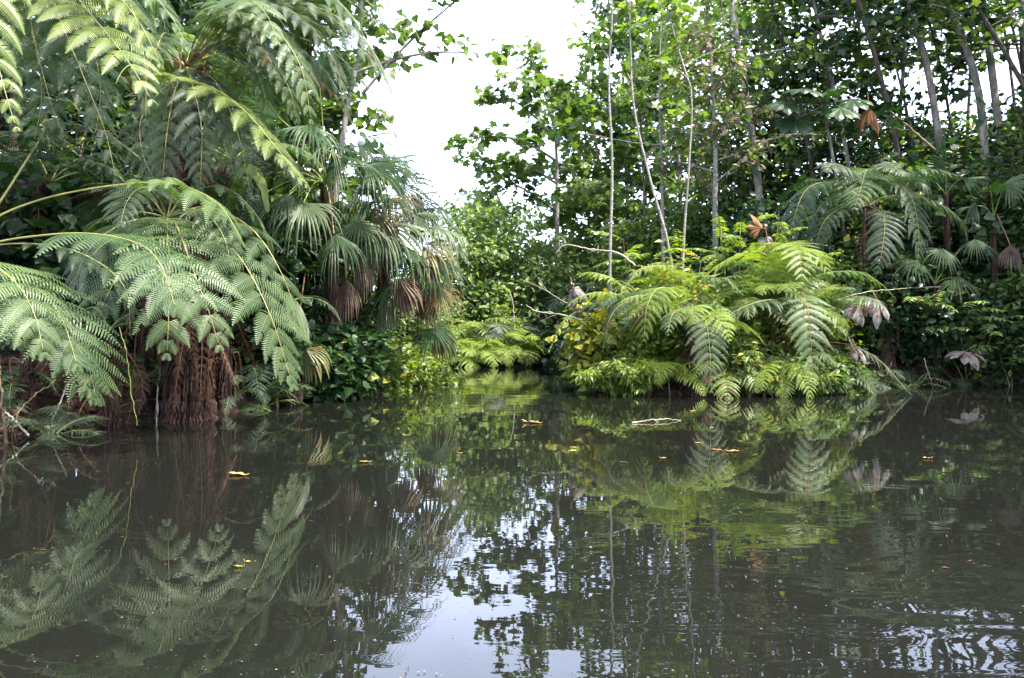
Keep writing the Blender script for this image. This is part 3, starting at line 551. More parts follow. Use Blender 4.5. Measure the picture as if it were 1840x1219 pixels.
# 4 and 5: behind, filling the dark middle
b = A([-5.6, 12.2, gz(-5.6, 12.2)]); c = at(420, 290, 12.0); r4 = thing('tree_fern', 'shaded tree fern with dull drooping fronds behind the fibrous trunk', 'tree fern', b, TFG)
fern_trunk(r4, [b - Z * .2, b + A([.3, 0, 1.5]), c], [.16, .13, .11], 4, skirt=8)
rand_fronds(r4, c, 13, 1.9, 14, ['fern_dark', 'fern'], (0, 6.28), (30, 60), (80, 130), .4, 16, 20, .8)
b = A([-7.6, 10.6, gz(-7.6, 10.6)]); c = at(90, 330, 10.4); r5 = thing('tree_fern', 'dark tree fern hung with brown dead fronds deep in the shade', 'tree fern', b, TFG)
fern_trunk(r5, [b - Z * .2, b + A([.3, 0, 1.5]), c], [.2, .15, .13], 5, skirt=22, sk_len=1.2)
rand_fronds(r5, c, 11, 1.9, 15, 'fern_dark', (0, 6.28), (25, 60), (80, 130), .4, 14, 18, .8)
# 6: fine pale fronds reaching out beyond the palms
b = A([-3.9, 17.0, gz(-3.9, 17.0)]); c = at(690, 400, 17.0); r6 = thing('tree_fern', 'feathery light green tree fern reaching out beyond the fan palms', 'tree fern', b, TFG)
fern_trunk(r6, [b - Z * .2, b + A([.1, 0, 1.5]), c], [.14, .12, .1], 6)
hero(r6, path((690, 400, 17), (740, 385, 16.6), (790, 410, 16.2), (850, 480, 16)), 'fern_grey', 'rachis_green', 61, plen=.6, n=20, nq=20, droop=1.)
hero(r6, path((690, 400, 17), (750, 400, 16.3), (800, 440, 16), (835, 520, 15.8)), 'fern_grey', 'rachis_green', 62, plen=.5, n=20, nq=20, droop=1.)
rand_fronds(r6, c, 8, 2.0, 16, ['fern', 'fern_grey'], (0, 6.28), (30, 60), (80, 120), .5, 14, 18, .8)
# small trunks and dead foliage along the water's edge
for i, (px, py, Y, hh, r_, lab) in enumerate([(195, 745, 9.0, 1.25, .07, 'slim brown fern stump behind the lowest frond tip'), (45, 740, 8.4, 1.1, .06, 'thin pale-scaled fern stump at the muddy edge'), (262, 735, 10.2, 2.0, .1, 'dark fern stump just left of the big fibrous trunk'),
                                          (400, 735, 10.6, 1.5, .08, 'narrow fern stump just right of the big fibrous trunk'), (520, 725, 12.2, 1.7, .12, 'brown stump under the torn broad leaf')]):
    b = at(px, py, Y); b[2] = gz(b[0], b[1]) - .1; rt = thing('fern_stump', lab, 'fern stump', b, 'fern stumps along the left edge')
    fern_trunk(rt, [b, b + A([.03, 0, hh * .5]), b + A([-.02, .05, hh])], [r_, r_ * .9, r_ * .7], 40 + i, skirt=5, sk_len=.7, strands=30)
    rand_fronds(rt, b + Z * hh, 5, .9, 140 + i, 'fern_dark', (0, 6.28), (20, 60), (60, 110), .22, 10, 14, .5)
# low ferns at the foot of the bank
spots = [(90, 745, 8.3, .8, 'fern_grey', 'greyish low fern at the muddy edge below the lowest frond'), (245, 720, 9.8, .8, 'fern_dark', 'dark green low fern left of the fibrous trunk foot'), (430, 690, 11.2, .9, 'fern_dark', 'shaded low fern right of the fibrous trunk foot'),
         (470, 715, 11.4, .8, 'fern', 'dull green low fern below the sunlit hanging frond'), (20, 700, 8.6, .9, 'fern_dark', 'low fern half cut off at the left edge of the bank'), (570, 700, 13.5, .9, 'fern', 'low fern below the first fan palm'), (440, 640, 11.8, 1.2, 'fern_dark', 'arching dark fern above the low ferns beside the fibrous trunk')]
for i, (px, py, Y, L_, mt, lab) in enumerate(spots):
    b = at(px, py, Y); b[2] = gz(b[0], b[1]) + .02
    fern_plant('low_fern', lab, b, 11, L_, 60, 100, 300 + i, mt, 'low ferns along the left edge', 'fern', 14, 18)

# ------------------------------------------------------------------ left bank: fan palms
def fan_palm(label, trunk, leaves, seed, r=.09, group='fan palms on the left bank', pet=.5):
    rs = np.random.default_rng(seed); root = thing('fan_palm', label, 'palm', trunk[0], group); fern_trunk(root, trunk, [r * 1.2, r, r], seed + 7); top = A(trunk[-1])
    for i, (hub, d, up, R, mt, dr, nseg) in enumerate(leaves):
        g = Geo(); h = A(hub); tube(g, [top, (top + h) / 2 + Z * .12 * np.linalg.norm(h - top), h], [.014, .01, .008], 5, 1, .5, m=8)
        fan(g, h, d, up, R, nseg, rs.uniform(130, 270), dr * rs.uniform(.9, 2.0), seed * 40 + i, 0, rs.uniform(.28, .46), cup=rs.uniform(.1, .7), tips=rs.uniform(.8, .97) if mt != 'palm_dead' and rs.random() < .45 else None, ragged=.4)
        g.build('leaf', [M[mt], M['rachis_green'], M['palm_dead']], root)
    return root
def leaf_ring(top, n, pet, R, seed, mats, azr=(0, 6.28), el=(60, -30), droop=(.5, 1.1), nseg=32):
    rs = np.random.default_rng(seed); out = []
    for i in range(n):
        az = azr[0] + (azr[1] - azr[0]) * ((i * .618) % 1.); e = radians(el[0] + (el[1] - el[0]) * (i + .5) / n + rs.normal(0, 6)); d = A([sin(az) * cos(e), cos(az) * cos(e), sin(e)])
        d2 = nrm(d * A([1, 1, .6]) - Z * .25); up = nrm(Z - d2 * d2[2] + .25 * rs.normal(size=3))
        out.append((top + d * pet * rs.uniform(.7, 1.2), d2, up, R * rs.uniform(.8, 1.15), mats[rs.integers(len(mats))], rs.uniform(*droop), nseg))
    return out
def F_(px, py, Y, dx, dy, dz, R, mt='palm', dr=.8, ns=32, up=(0, -.7, .7)): return (at(px, py, Y), (dx, dy, dz), up, R, mt, dr, ns)
top = at(585, 330, 13.2); b = at(600, 705, 13.4); b[2] = gz(b[0], b[1]) - .1
fan_palm('fan palm with glossy green drooping leaves nearest the tree ferns', [b, at(598, 520, 13.3), top],
         [F_(560, 225, 12.6, -.3, -.6, -.2, .95, 'palm', .9), F_(600, 275, 12.2, .7, -.6, -.2, 1.0, 'palm', .9), F_(520, 345, 12.0, -.6, -.6, -.6, .95, 'palm', 1.1), F_(545, 365, 11.9, .1, -.8, -.8, .9, 'palm_pale', 1.2),
          F_(640, 250, 12.8, .9, -.2, .25, 1.0, 'palm', .5), F_(660, 300, 12.6, .95, -.3, .0, 1.05, 'palm', .6), F_(500, 300, 12.6, -.8, -.4, .2, .9, 'palm', .7), F_(575, 160, 13.0, .2, -.3, .8, .9, 'palm', .5), F_(500, 210, 13., -.7, -.3, .5, .9, 'palm', .6),
          F_(470, 350, 12.3, -.8, -.5, -.2, .9, 'palm', 1.), F_(600, 420, 12.3, .4, -.8, -.5, .85, 'palm', 1.1)] + leaf_ring(top, 12, .9, .9, 51, ['palm', 'palm', 'palm', 'palm_pale'], droop=(.5, 1.1)), 5)
top = at(700, 410, 14.6); b = at(680, 690, 15.0); b[2] = gz(b[0], b[1]) - .1
fan_palm('fan palm with tattered yellowing and brown leaves leaning over the water', [b, at(685, 550, 14.9), top],
         [F_(648, 395, 13.2, -.1, -.8, -.5, .95, 'palm_pale', 1.1), F_(665, 378, 13.4, .9, -.3, .45, .95, 'palm_turn', .4), F_(690, 400, 13.4, .9, -.4, -.1, 1.0, 'palm_pale', .9), F_(700, 330, 14.2, .8, -.2, .3, 1.1, 'palm', .7), F_(690, 290, 14.3, .9, -.1, .3, 1.0, 'palm', .8), F_(745, 385, 14.0, .9, -.3, -.1, .9, 'palm_pale', 1.3),
          F_(760, 440, 13.8, .9, -.3, .0, .85, 'palm_turn', 1.1), F_(770, 470, 13.8, .7, -.3, -.6, .85, 'palm', 1.2), F_(720, 440, 13.6, .5, -.6, -.5, .9, 'palm', 1.2), F_(790, 520, 14.0, .3, -.3, -.9, .8, 'palm_turn', 1.), F_(700, 510, 13.8, .3, -.6, -.6, .8, 'palm', 1.2), F_(740, 350, 14.6, .8, 0, .2, 1.0, 'palm', .9), F_(780, 590, 14.2, .4, -.2, -.8, .7, 'palm', 1.1, 22)]
         + leaf_ring(top, 10, .9, .9, 52, ['palm', 'palm', 'palm_pale', 'palm'], droop=(.6, 1.2)), 6)
top = at(500, 420, 14.5); b = at(505, 690, 14.5); b[2] = gz(b[0], b[1]) - .1
fan_palm('dark fan palm in the shade between the tree ferns and the glossy palm', [b, at(505, 560, 14.5), top], leaf_ring(top, 16, .8, .85, 53, ['palm'], el=(70, -40)), 7)
# dead leaves hanging from the palms, each a thing that could be lifted off
def dead_fan(label, px, py, Y, d, R, ns=14, mt='palm_dead', dr=1.4, span=70, seed=0, group='dead palm leaves hanging at the bank', st=.6):
    h = at(px, py, Y); root = thing('dead_palm_leaf', label, 'dead leaf', h, group); g = Geo(); fan(g, h, d, (0, -1, .1), R, ns, span, dr, seed, 0, .6, cup=.5, pleat=.5); g.build('blade', [M[mt], M['rachis_brown'], M['palm_dead']], root)
    g = Geo(); tube(g, [h - nrm(A(d, float)) * st + Z * .1, h], [.012, .008], 5); g.build('stalk', M['rachis_brown'], root)
dead_fan('folded brown dead palm leaf hanging straight down in the dark gap', 622, 500, 13.0, (0.02, -.1, -1), .75, seed=1)
dead_fan('small brown dead palm leaf drooping below the folded one', 537, 575, 12.3, (-.1, -.2, -1), .55, seed=2)
dead_fan('long folded dead palm leaf hanging from the glossy palm', 650, 455, 13.4, (.1, -.1, -1), .8, seed=9, span=60)
dead_fan('dead palm leaf hanging at the far side of the tattered palm', 760, 520, 14.3, (.15, -.1, -1), .75, seed=10, span=60)
dead_fan('greenish dying palm leaf hanging over the bright spilling shrub', 690, 545, 13.9, (.2, -.2, -1), .6, seed=11, span=90, mt='palm_pale')
dead_fan('dead palm leaf with straw fingers just above the waterline', 548, 625, 11.6, (.5, -.3, -.6), .6, span=120, mt='palm_turn', seed=3)
dead_fan('brown dead palm leaf like a cone standing at the water edge', 530, 680, 11.9, (0, -.1, -1), .45, span=60, seed=4)
dead_fan('dead palm leaf trailing from the tattered palm towards the water', 790, 590, 14.4, (.3, -.1, -1), .7, mt='palm_turn', seed=5, span=90)
dead_fan('brown and straw dead palm leaf below the tattered palm crown', 715, 500, 13.6, (.6, -.3, -.8), .75, seed=6, span=120)
# broad paddle leaves
def broadleaf_plant(label, base, leaves, mats, seed, cat='plant', group=None):
    root = thing('broadleaf_plant', label, cat, base, group)
    for i, (C, w, t0, mt, cuts) in enumerate(leaves):
        g = Geo(); paddle(g, C, w, seed * 10 + i, 0, 1, t0, .4, cuts); g.build('leaf', [M[mt], M['rachis_green']], root)
    return root
b = at(500, 715, 11.6); b[2] = gz(b[0], b[1])
broadleaf_plant('plant with one torn pale paddle leaf hanging beside the sunlit frond tip', b, [([b, at(490, 560, 11.4), at(515, 535, 11.2), at(540, 570, 11.1), at(553, 620, 11.0)], .19, .55, 'palm_pale', 7), ([b, at(470, 570, 11.6), at(450, 540, 11.5), at(430, 575, 11.4)], .15, .5, 'palm', 4)], None, 1)
b = at(300, 560, 11.4); b[2] = gz(b[0], b[1])
broadleaf_plant('banana-like plant with translucent green blades behind the tall tree fern', b, [([b, at(285, 240, 11.4), at(275, 80, 11.3), at(262, -20, 11.2)], .26, .6, 'broad_bright', 3), ([b, at(300, 250, 11.4), at(310, 120, 11.2), at(330, 60, 11.0), at(365, 90, 10.8)], .24, .55, 'broad_bright', 4),
   ([b, at(320, 250, 11.4), at(350, 100, 11.6), at(390, 20, 11.8), at(440, 40, 12)], .25, .55, 'broad', 3), ([b, at(280, 260, 11.4), at(240, 120, 11.4), at(200, 60, 11.3), at(150, 90, 11.2)], .24, .5, 'broad', 4), ([b, at(400, 400, 11.6), at(440, 300, 11.6), at(470, 320, 11.4), at(480, 380, 11.3)], .2, .55, 'broad_bright', 4)], None, 2)
# bright shrub hanging over the water
b = at(690, 640, 16.4); b[2] = gz(b[0], b[1])
bush('bright yellow-green shrub spilling over the bank below the palms', b, 1.1, .95, 'broad_bright', OVATE, .15, 12, 20, 71, lean=(.3, -.3))
b = at(735, 655, 17.6); b[2] = gz(b[0], b[1])
bush('pale leafy shrub at the tip of the left bank', b, .8, .8, 'broad_bright', LANCE, .17, 10, 20, 72, lean=(.3, -.25), lw=1.5)
b = at(640, 600, 16.5); b[2] = gz(b[0], b[1])
bush('mid green shrub in shade between the two fan palms', b, 1.6, 1.0, 'broad', OVATE, .15, 10, 18, 73)
b = at(760, 610, 22.5); b[2] = gz(b[0], b[1])
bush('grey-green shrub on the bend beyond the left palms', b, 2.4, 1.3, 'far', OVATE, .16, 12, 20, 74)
b = at(720, 600, 20.5); b[2] = gz(b[0], b[1])
bush('tall loose shrub behind the bright spilling shrub', b, 2.2, 1.1, 'broad', OVATE, .16, 12, 18, 75)
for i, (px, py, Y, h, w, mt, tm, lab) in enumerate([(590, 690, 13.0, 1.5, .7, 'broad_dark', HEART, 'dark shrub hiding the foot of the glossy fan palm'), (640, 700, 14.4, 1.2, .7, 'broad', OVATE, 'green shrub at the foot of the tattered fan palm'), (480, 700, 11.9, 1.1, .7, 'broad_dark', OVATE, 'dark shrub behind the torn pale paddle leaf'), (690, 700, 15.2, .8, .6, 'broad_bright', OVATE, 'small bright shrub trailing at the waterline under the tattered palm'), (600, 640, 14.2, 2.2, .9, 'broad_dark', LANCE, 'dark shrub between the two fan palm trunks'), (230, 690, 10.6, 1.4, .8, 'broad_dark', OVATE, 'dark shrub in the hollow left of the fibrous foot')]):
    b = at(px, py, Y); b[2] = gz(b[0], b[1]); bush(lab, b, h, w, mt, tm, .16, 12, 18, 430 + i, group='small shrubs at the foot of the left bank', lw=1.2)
# sticks
def stick(label, pts, r, mt='twig', seed=0, name='dead_branch', forks=2, group=None):
    rs = np.random.default_rng(seed); g = Geo(); P = spline(pts, 22); P = P + rs.normal(0, .006, P.shape); tube(g, P, [r, r * .5], 6, 0, .5, .1, rs)
    for k in range(forks):
        j = rs.integers(8, 18); d = nrm(P[-1] - P[0]) + rs.normal(0, .5, 3); tube(g, [P[j], P[j] + d * .15, P[j] + d * .3 + rs.normal(0, .05, 3)], [r * .5, r * .2], 4)
    o = g.build(name, M[mt], None, True); return tag(o, label, 'branch', group)
stick('leaning thin brown stick rising from the water at the far left', path((12, 800, 7.6), (2, 700, 7.7), (-4, 620, 7.8)), .016, 'twig_brown', 1, forks=0)
stick('broken stick slanting into the water at the far left', path((52, 783, 7.9), (20, 750, 8.0), (-10, 725, 8.1)), .013, 'twig', 2, forks=0)
stick('pale bare stick slanting into the water below the palms', path((645, 702, 14.6), (600, 680, 14.3), (560, 655, 14.0)), .025, 'twig', 3)
stick('thin hanging vine stem beside the lowest frond', path((215, 590, 7.6), (228, 640, 7.6), (235, 700, 7.6), (246, 765, 7.6)), .005, 'rachis_green', 4, 'hanging_vine', 0)
# dark thicket and trees behind
TH = 'shaded thicket shrubs behind the left bank'
thick = [(40, 620, 10.8, 3.0, 1.3, 'shaded thicket shrub at the far left behind the low frond'), (170, 640, 11.6, 2.6, 1.3, 'shaded thicket shrub behind the long yellow stalks'), (290, 650, 12.4, 3.4, 1.4, 'shaded thicket shrub directly behind the fibrous trunk'), (420, 655, 13.6, 3.0, 1.4, 'shaded thicket shrub behind the dull tree fern'),
         (550, 660, 15.6, 3.2, 1.4, 'shaded thicket shrub behind the glossy fan palm'), (110, 560, 12.6, 4.6, 1.8, 'taller thicket shrub behind the dead-frond tree fern'), (330, 560, 14.6, 5.0, 1.9, 'taller thicket shrub above the banana-like plant'), (490, 580, 16.5, 4.6, 1.8, 'taller thicket shrub behind the dark fan palm'), (625, 610, 18.6, 3.6, 1.5, 'thicket shrub behind the tattered fan palm')]
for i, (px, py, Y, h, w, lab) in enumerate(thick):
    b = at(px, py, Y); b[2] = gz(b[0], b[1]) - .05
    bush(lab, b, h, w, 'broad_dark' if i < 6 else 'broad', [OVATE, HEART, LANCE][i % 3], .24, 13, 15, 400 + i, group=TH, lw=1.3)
LT = 'trees rising behind the left bank'
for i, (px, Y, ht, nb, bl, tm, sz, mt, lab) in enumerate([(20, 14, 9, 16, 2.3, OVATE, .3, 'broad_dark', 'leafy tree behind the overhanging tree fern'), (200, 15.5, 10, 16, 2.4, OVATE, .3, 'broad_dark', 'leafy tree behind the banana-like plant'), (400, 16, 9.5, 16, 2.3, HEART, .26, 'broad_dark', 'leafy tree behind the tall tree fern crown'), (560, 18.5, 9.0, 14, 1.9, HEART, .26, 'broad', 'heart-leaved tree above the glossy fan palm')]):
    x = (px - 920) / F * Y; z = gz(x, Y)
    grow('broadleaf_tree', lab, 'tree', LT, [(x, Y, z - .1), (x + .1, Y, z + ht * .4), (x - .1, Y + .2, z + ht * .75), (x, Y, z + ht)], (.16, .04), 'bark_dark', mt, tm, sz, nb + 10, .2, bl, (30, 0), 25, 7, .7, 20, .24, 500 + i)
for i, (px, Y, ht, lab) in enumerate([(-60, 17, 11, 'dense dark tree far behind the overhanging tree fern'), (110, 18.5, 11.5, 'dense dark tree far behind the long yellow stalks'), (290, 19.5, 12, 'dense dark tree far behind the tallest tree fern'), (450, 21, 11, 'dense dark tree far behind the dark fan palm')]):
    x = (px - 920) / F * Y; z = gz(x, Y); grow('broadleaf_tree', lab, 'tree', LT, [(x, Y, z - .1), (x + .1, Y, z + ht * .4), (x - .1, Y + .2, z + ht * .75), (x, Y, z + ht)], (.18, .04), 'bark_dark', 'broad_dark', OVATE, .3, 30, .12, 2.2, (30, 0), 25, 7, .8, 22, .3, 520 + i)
x = (640 - 920) / F * 15.5; z = gz(x, 15.5)
grow('vine_tree', 'slim tree with heart-shaped leaves and a bare branch reaching into the sky', 'tree', None, [(x - .4, 15.5, z - .1), (x - .5, 15.5, z + 2.5), at(620, 220, 15.4), at(650, 60, 15.2), at(640, -120, 15.2)], (.09, .03), 'bark_grey', 'broad', HEART, .22, 7, .66, 1.1, (30, 5), 30, 4, .4, 9, .12, 76,
     extra=[path((650, 170, 15.3), (700, 112, 15.2), (760, 52, 15.1), (815, 4, 15.0), (850, -40, 15)), path((640, 130, 15.3), (700, 110, 15.2), (765, 96, 15.1), (825, 94, 15.), (868, 98, 15.))], azr=(-2.5, 1.0))
# ------------------------------------------------------------------ the big fern islet
def onz(px, py, Y, dz=0.):
    b = at(px, py, Y); b[2] = gz(b[0], b[1]) + dz; return b
IG = 'tree ferns on the big islet'
b = onz(1255, 715, 13.9, -.05); c = at(1240, 590, 14.1); q1 = thing('islet_fern', 'short-trunked fern at the front of the islet with a frond hanging to the water', 'tree fern', b, IG)
fern_trunk(q1, [b, at(1250, 650, 13.9), c], [.13, .1, .08], 81, skirt=8, sk_len=.6)
IF = dict(n=16, qk=.11, nq=22, rad=.011, t0=.22)
hero(q1, path((1240, 590, 14.1), (1215, 530, 13.9), (1184, 518, 13.6), (1163, 550, 13.3), (1157, 612, 13.1)), 'fern_bright', seed=81, plen=.62, droop=.6, **IF)
hero(q1, path((1240, 590, 14.1), (1190, 530, 14.2), (1130, 540, 14.0), (1097, 570, 13.8), (1082, 632, 13.7)), 'fern', seed=82, plen=.48, droop=.7, **IF)
hero(q1, path((1240, 590, 14.1), (1258, 568, 13.5), (1270, 585, 13.0), (1276, 640, 12.8), (1278, 705, 12.75)), 'fern', seed=83, plen=.5, droop=.8, **IF)
hero(q1, path((1240, 590, 14.1), (1225, 505, 14.2), (1195, 478, 14.1), (1150, 485, 13.9), (1120, 520, 13.7)), 'fern_bright', seed=84, plen=.45, droop=.7, **IF)
hero(q1, path((1240, 590, 14.1), (1260, 520, 14.0), (1300, 500, 13.8), (1335, 530, 13.6)), 'fern', seed=85, plen=.42, droop=.7, **IF)
rand_fronds(q1, c, 18, 1.6, 81, ['fern_bright', 'fern', 'fern_lime'], (0, 6.28), (25, 75), (75, 120), .45, 16, 15, .7)
b = onz(1405, 700, 14.6, -.05); c = at(1400, 560, 14.8); q2 = thing('islet_fern', 'largest islet fern with broad bright fronds spreading over the top', 'tree fern', b, IG)
fern_trunk(q2, [b, at(1402, 640, 14.6), c], [.12, .1, .08], 82, skirt=8, sk_len=.7)
hero(q2, path((1400, 560, 14.8), (1395, 490, 14.6), (1370, 455, 14.4), (1320, 460, 14.2), (1275, 490, 14.1), (1245, 520, 14.0)), 'fern_lime', seed=86, plen=.62, droop=.45, roll=-.3, **IF)
hero(q2, path((1400, 560, 14.8), (1405, 480, 14.6), (1430, 448, 14.3), (1465, 458, 14.0), (1490, 490, 13.8)), 'fern_lime', seed=87, plen=.7, droop=.45, **IF)
hero(q2, path((1400, 560, 14.8), (1395, 470, 14.8), (1400, 440, 14.6), (1430, 445, 14.0), (1440, 485, 13.6), (1440, 510, 13.5)), 'fern_bright', seed=88, plen=.62, droop=.35, **IF)
hero(q2, path((1400, 560, 14.8), (1460, 500, 14.7), (1530, 488, 14.6), (1575, 505, 14.5), (1608, 535, 14.4)), 'fern', seed=89, plen=.45, droop=.8, **IF)
hero(q2, path((1400, 560, 14.8), (1435, 530, 14.0), (1449, 545, 13.6), (1457, 610, 13.3), (1462, 690, 13.25)), 'fern', 'rachis_brown', seed=90, plen=.55, droop=.55, **IF)
hero(q2, path((1400, 560, 14.8), (1400, 540, 14.0), (1365, 542, 13.6), (1320, 560, 13.4), (1288, 590, 13.3)), 'fern', seed=91, plen=.5, droop=.9, **IF)
hero(q2, path((1400, 560, 14.8), (1470, 560, 14.4), (1520, 600, 14.2), (1545, 660, 14.2)), 'fern_grey', 'rachis_brown', seed=92, plen=.4, droop=.7, **IF)
rand_fronds(q2, c, 18, 1.6, 82, ['fern_bright', 'fern_lime', 'fern'], (0, 6.28), (25, 75), (75, 120), .45, 16, 15, .7)
b = onz(1330, 690, 14.9, -.05); c = at(1330, 560, 15.0); q3 = thing('islet_fern', 'middle islet fern standing between the hanging frond and the largest fern', 'tree fern', b, IG)
fern_trunk(q3, [b, b + Z * .5, c], [.1, .08, .07], 83, skirt=6, sk_len=.6)
rand_fronds(q3, c, 18, 1.6, 83, ['fern', 'fern_bright'], (0, 6.28), (25, 75), (75, 120), .45, 16, 15, .7)
b = onz(1150, 690, 14.6, -.05); c = at(1150, 560, 14.8); q4 = thing('islet_fern', 'islet fern at the left behind the trailing grassy shrub', 'tree fern', b, IG)
fern_trunk(q4, [b, b + Z * .5, c], [.1, .08, .07], 85, skirt=5, sk_len=.6)
rand_fronds(q4, c, 15, 1.5, 86, ['fern_bright', 'fern'], (0, 6.28), (25, 75), (75, 120), .42, 16, 15, .7)
b = onz(1478, 690, 14.9, -.05); c = at(1475, 575, 15.0); q5 = thing('islet_fern', 'islet fern at the right end under the draped grey dead leaf', 'tree fern', b, IG)
fern_trunk(q5, [b, b + Z * .5, c], [.1, .08, .07], 87, skirt=8, sk_len=.6)
rand_fronds(q5, c, 14, 1.4, 88, ['fern', 'fern_bright', 'fern_grey'], (0, 6.28), (25, 75), (75, 120), .42, 16, 15, .8)
for i, (px, Y, L_, mt, lab) in enumerate([(1300, 14.1, 1.2, 'fern_bright', 'knee-high fern between the hanging frond and the brown-stalked frond'), (1385, 14.2, 1.25, 'fern_lime', 'knee-high fern in front of the largest islet fern'), (1430, 14.4, 1.1, 'fern', 'knee-high duller fern beside the brown-stalked frond'), (1200, 14.3, 1.15, 'fern_lime', 'knee-high fern left of the hanging frond'), (1505, 14.7, 1.0, 'fern', 'knee-high fern at the right tip of the islet')]):
    fern_plant('low_fern', lab, onz(px, 690, Y, .3), 14, L_, 55, 110, 870 + i, mt, 'low ferns on the big islet', 'fern', 16, 16, .3 * L_, droop=.7, qk=.11)
# half-dead drooping frond lying out over the water at the islet's right end
g = Geo(); frond(g, path((1490, 615, 14.4), (1535, 622, 14.3), (1580, 648, 14.2), (1620, 690, 14.0), (1640, 712, 13.9)), 20, .42, 20, .15, .9, .3, 0, 95, 0, 1, .011)
tag(g.build('drooping_frond', [M['fern_grey'], M['rachis_brown']]), 'greyish drooping frond reaching from the islet down to the dark water', 'frond')
# fillers on the islet: grassy shrubs, climbers, divided leaves
bush('yellow-green grassy shrub trailing into the water at the left end of the islet', onz(1132, 690, 14.2), .75, .6, 'broad_bright', LANCE, .17, 16, 24, 91, lean=(-.25, -.3), lw=1.2, down=.8)
bush('leafy green shrub at the waterline left of the hanging frond', onz(1180, 690, 13.9), .7, .6, 'broad_bright', LANCE, .16, 14, 20, 92, lean=(-.1, -.2), lw=1.4)
bush('mixed low shrub with brown stems below the middle islet fern', onz(1345, 705, 14.0), .9, .7, 'broad', LANCE, .16, 13, 16, 93, lw=1.5, yellow=.15)
bush('small olive shrub between the left fronds of the islet', onz(1140, 620, 14.8), 1.3, .7, 'broad_bright', OVATE, .11, 12, 16, 94)
bush('sunlit bushy shrub crowning the left half of the islet', onz(1235, 640, 15.0), 2.2, 1.1, 'broad_bright', LANCE, .19, 18, 20, 95, lw=1.6, yellow=.1)
bush('sunlit narrow-leaved shrub rising behind the largest islet fern', onz(1390, 640, 15.2), 2.1, 1.1, 'broad_bright', LANCE, .18, 16, 18, 96, lw=1.5)
bush('dull shrub at the right end of the islet under the grey leaves', onz(1510, 690, 15.0), 1.1, .6, 'broad', OVATE, .13, 10, 14, 97)
bush('yellowing vine with round leaves climbing left of the islet sapling', onz(1070, 640, 15.1), 1.9, .65, 'broad_yellow', HEART, .17, 9, 9, 98, name='vine', cat='vine', down=.9, yellow=.4, mats2='broad_bright')
bush('reddish-stemmed shrub below the brown-stalked frond of the islet', onz(1440, 705, 14.1), .8, .6, 'broad', LANCE, .15, 12, 16, 100, lw=1.5, yellow=.1)
bush('straggly shrub at the right waterline of the islet', onz(1490, 705, 14.4), .7, .6, 'broad', OVATE, .12, 12, 14, 101)
fern_plant('low_fern', 'small fern at the waterline under the brown-stalked frond', onz(1465, 705, 13.9, .1), 11, .9, 55, 105, 860, 'fern', None, 'fern', 12, 16, .3)
fern_plant('low_fern', 'small fern at the waterline below the middle islet fern', onz(1325, 712, 13.7, .1), 11, .8, 55, 105, 861, 'fern_bright', None, 'fern', 12, 16, .28)
bush('low green shrub filling the centre of the islet', onz(1300, 690, 14.5), 1.2, .8, 'broad', LANCE, .15, 14, 18, 99, lw=1.5, yellow=.1)
def pinnate_plant(label, base, shoots, mt, seed, ll=.16, n=12, lv=9, group=None, L=.7):
    rs = np.random.default_rng(seed); root = thing('pinnate_plant', label, 'plant', base, group); g = Geo(); k = 0
    for s_ in shoots: tube(g, spline([base, (A(base) + s_) / 2 + rs.normal(0, .06, 3), s_], 8), [.016, .008], 5)
    g.build('stem', M['twig_brown'], root, True)
    for s_ in shoots:
        for i in range(lv):
            az = i * 2.4 + rs.normal(0, .3); g = Geo(); p = A(base) + (A(s_) - A(base)) * rs.uniform(.6, 1)
            pinnate(g, arc(p, az, L * rs.uniform(.7, 1.2), rs.uniform(5, 60), rs.uniform(30, 70), 5), n, ll, seed * 100 + k, tm=LANCE, width=1.7); k += 1
            g.build('leaf', [M[mt], M['rachis_green']], root)
pinnate_plant('tall plant with yellow-green divided leaves behind the islet near the orange leaf', onz(1330, 640, 15.6), [at(1290, 385, 15.6), at(1400, 390, 15.6), at(1330, 420, 15.5)], 'broad_bright', 21)
pinnate_plant('plant with divided leaves arching above the left part of the islet', onz(1170, 640, 15.6), [at(1120, 430, 15.6), at(1230, 430, 15.6), at(1170, 470, 15.3)], 'broad_bright', 22)
pinnate_plant('plant with yellowish divided leaves on the islet beside the pale sapling', onz(1210, 620, 15.0), [at(1260, 470, 14.9), at(1190, 500, 14.8)], 'broad_yellow', 23, ll=.13)
g = Geo(); pinnate(g, path((1035, 560, 14.2), (1015, 575, 14.0), (1000, 600, 13.9), (988, 628, 13.9)), 15, .13, 5, width=1.6); tag(g.build('hanging_shoot', [M['broad_bright'], M['rachis_green']]), 'bright leafy shoot dangling out over the water from the islet', 'shoot')
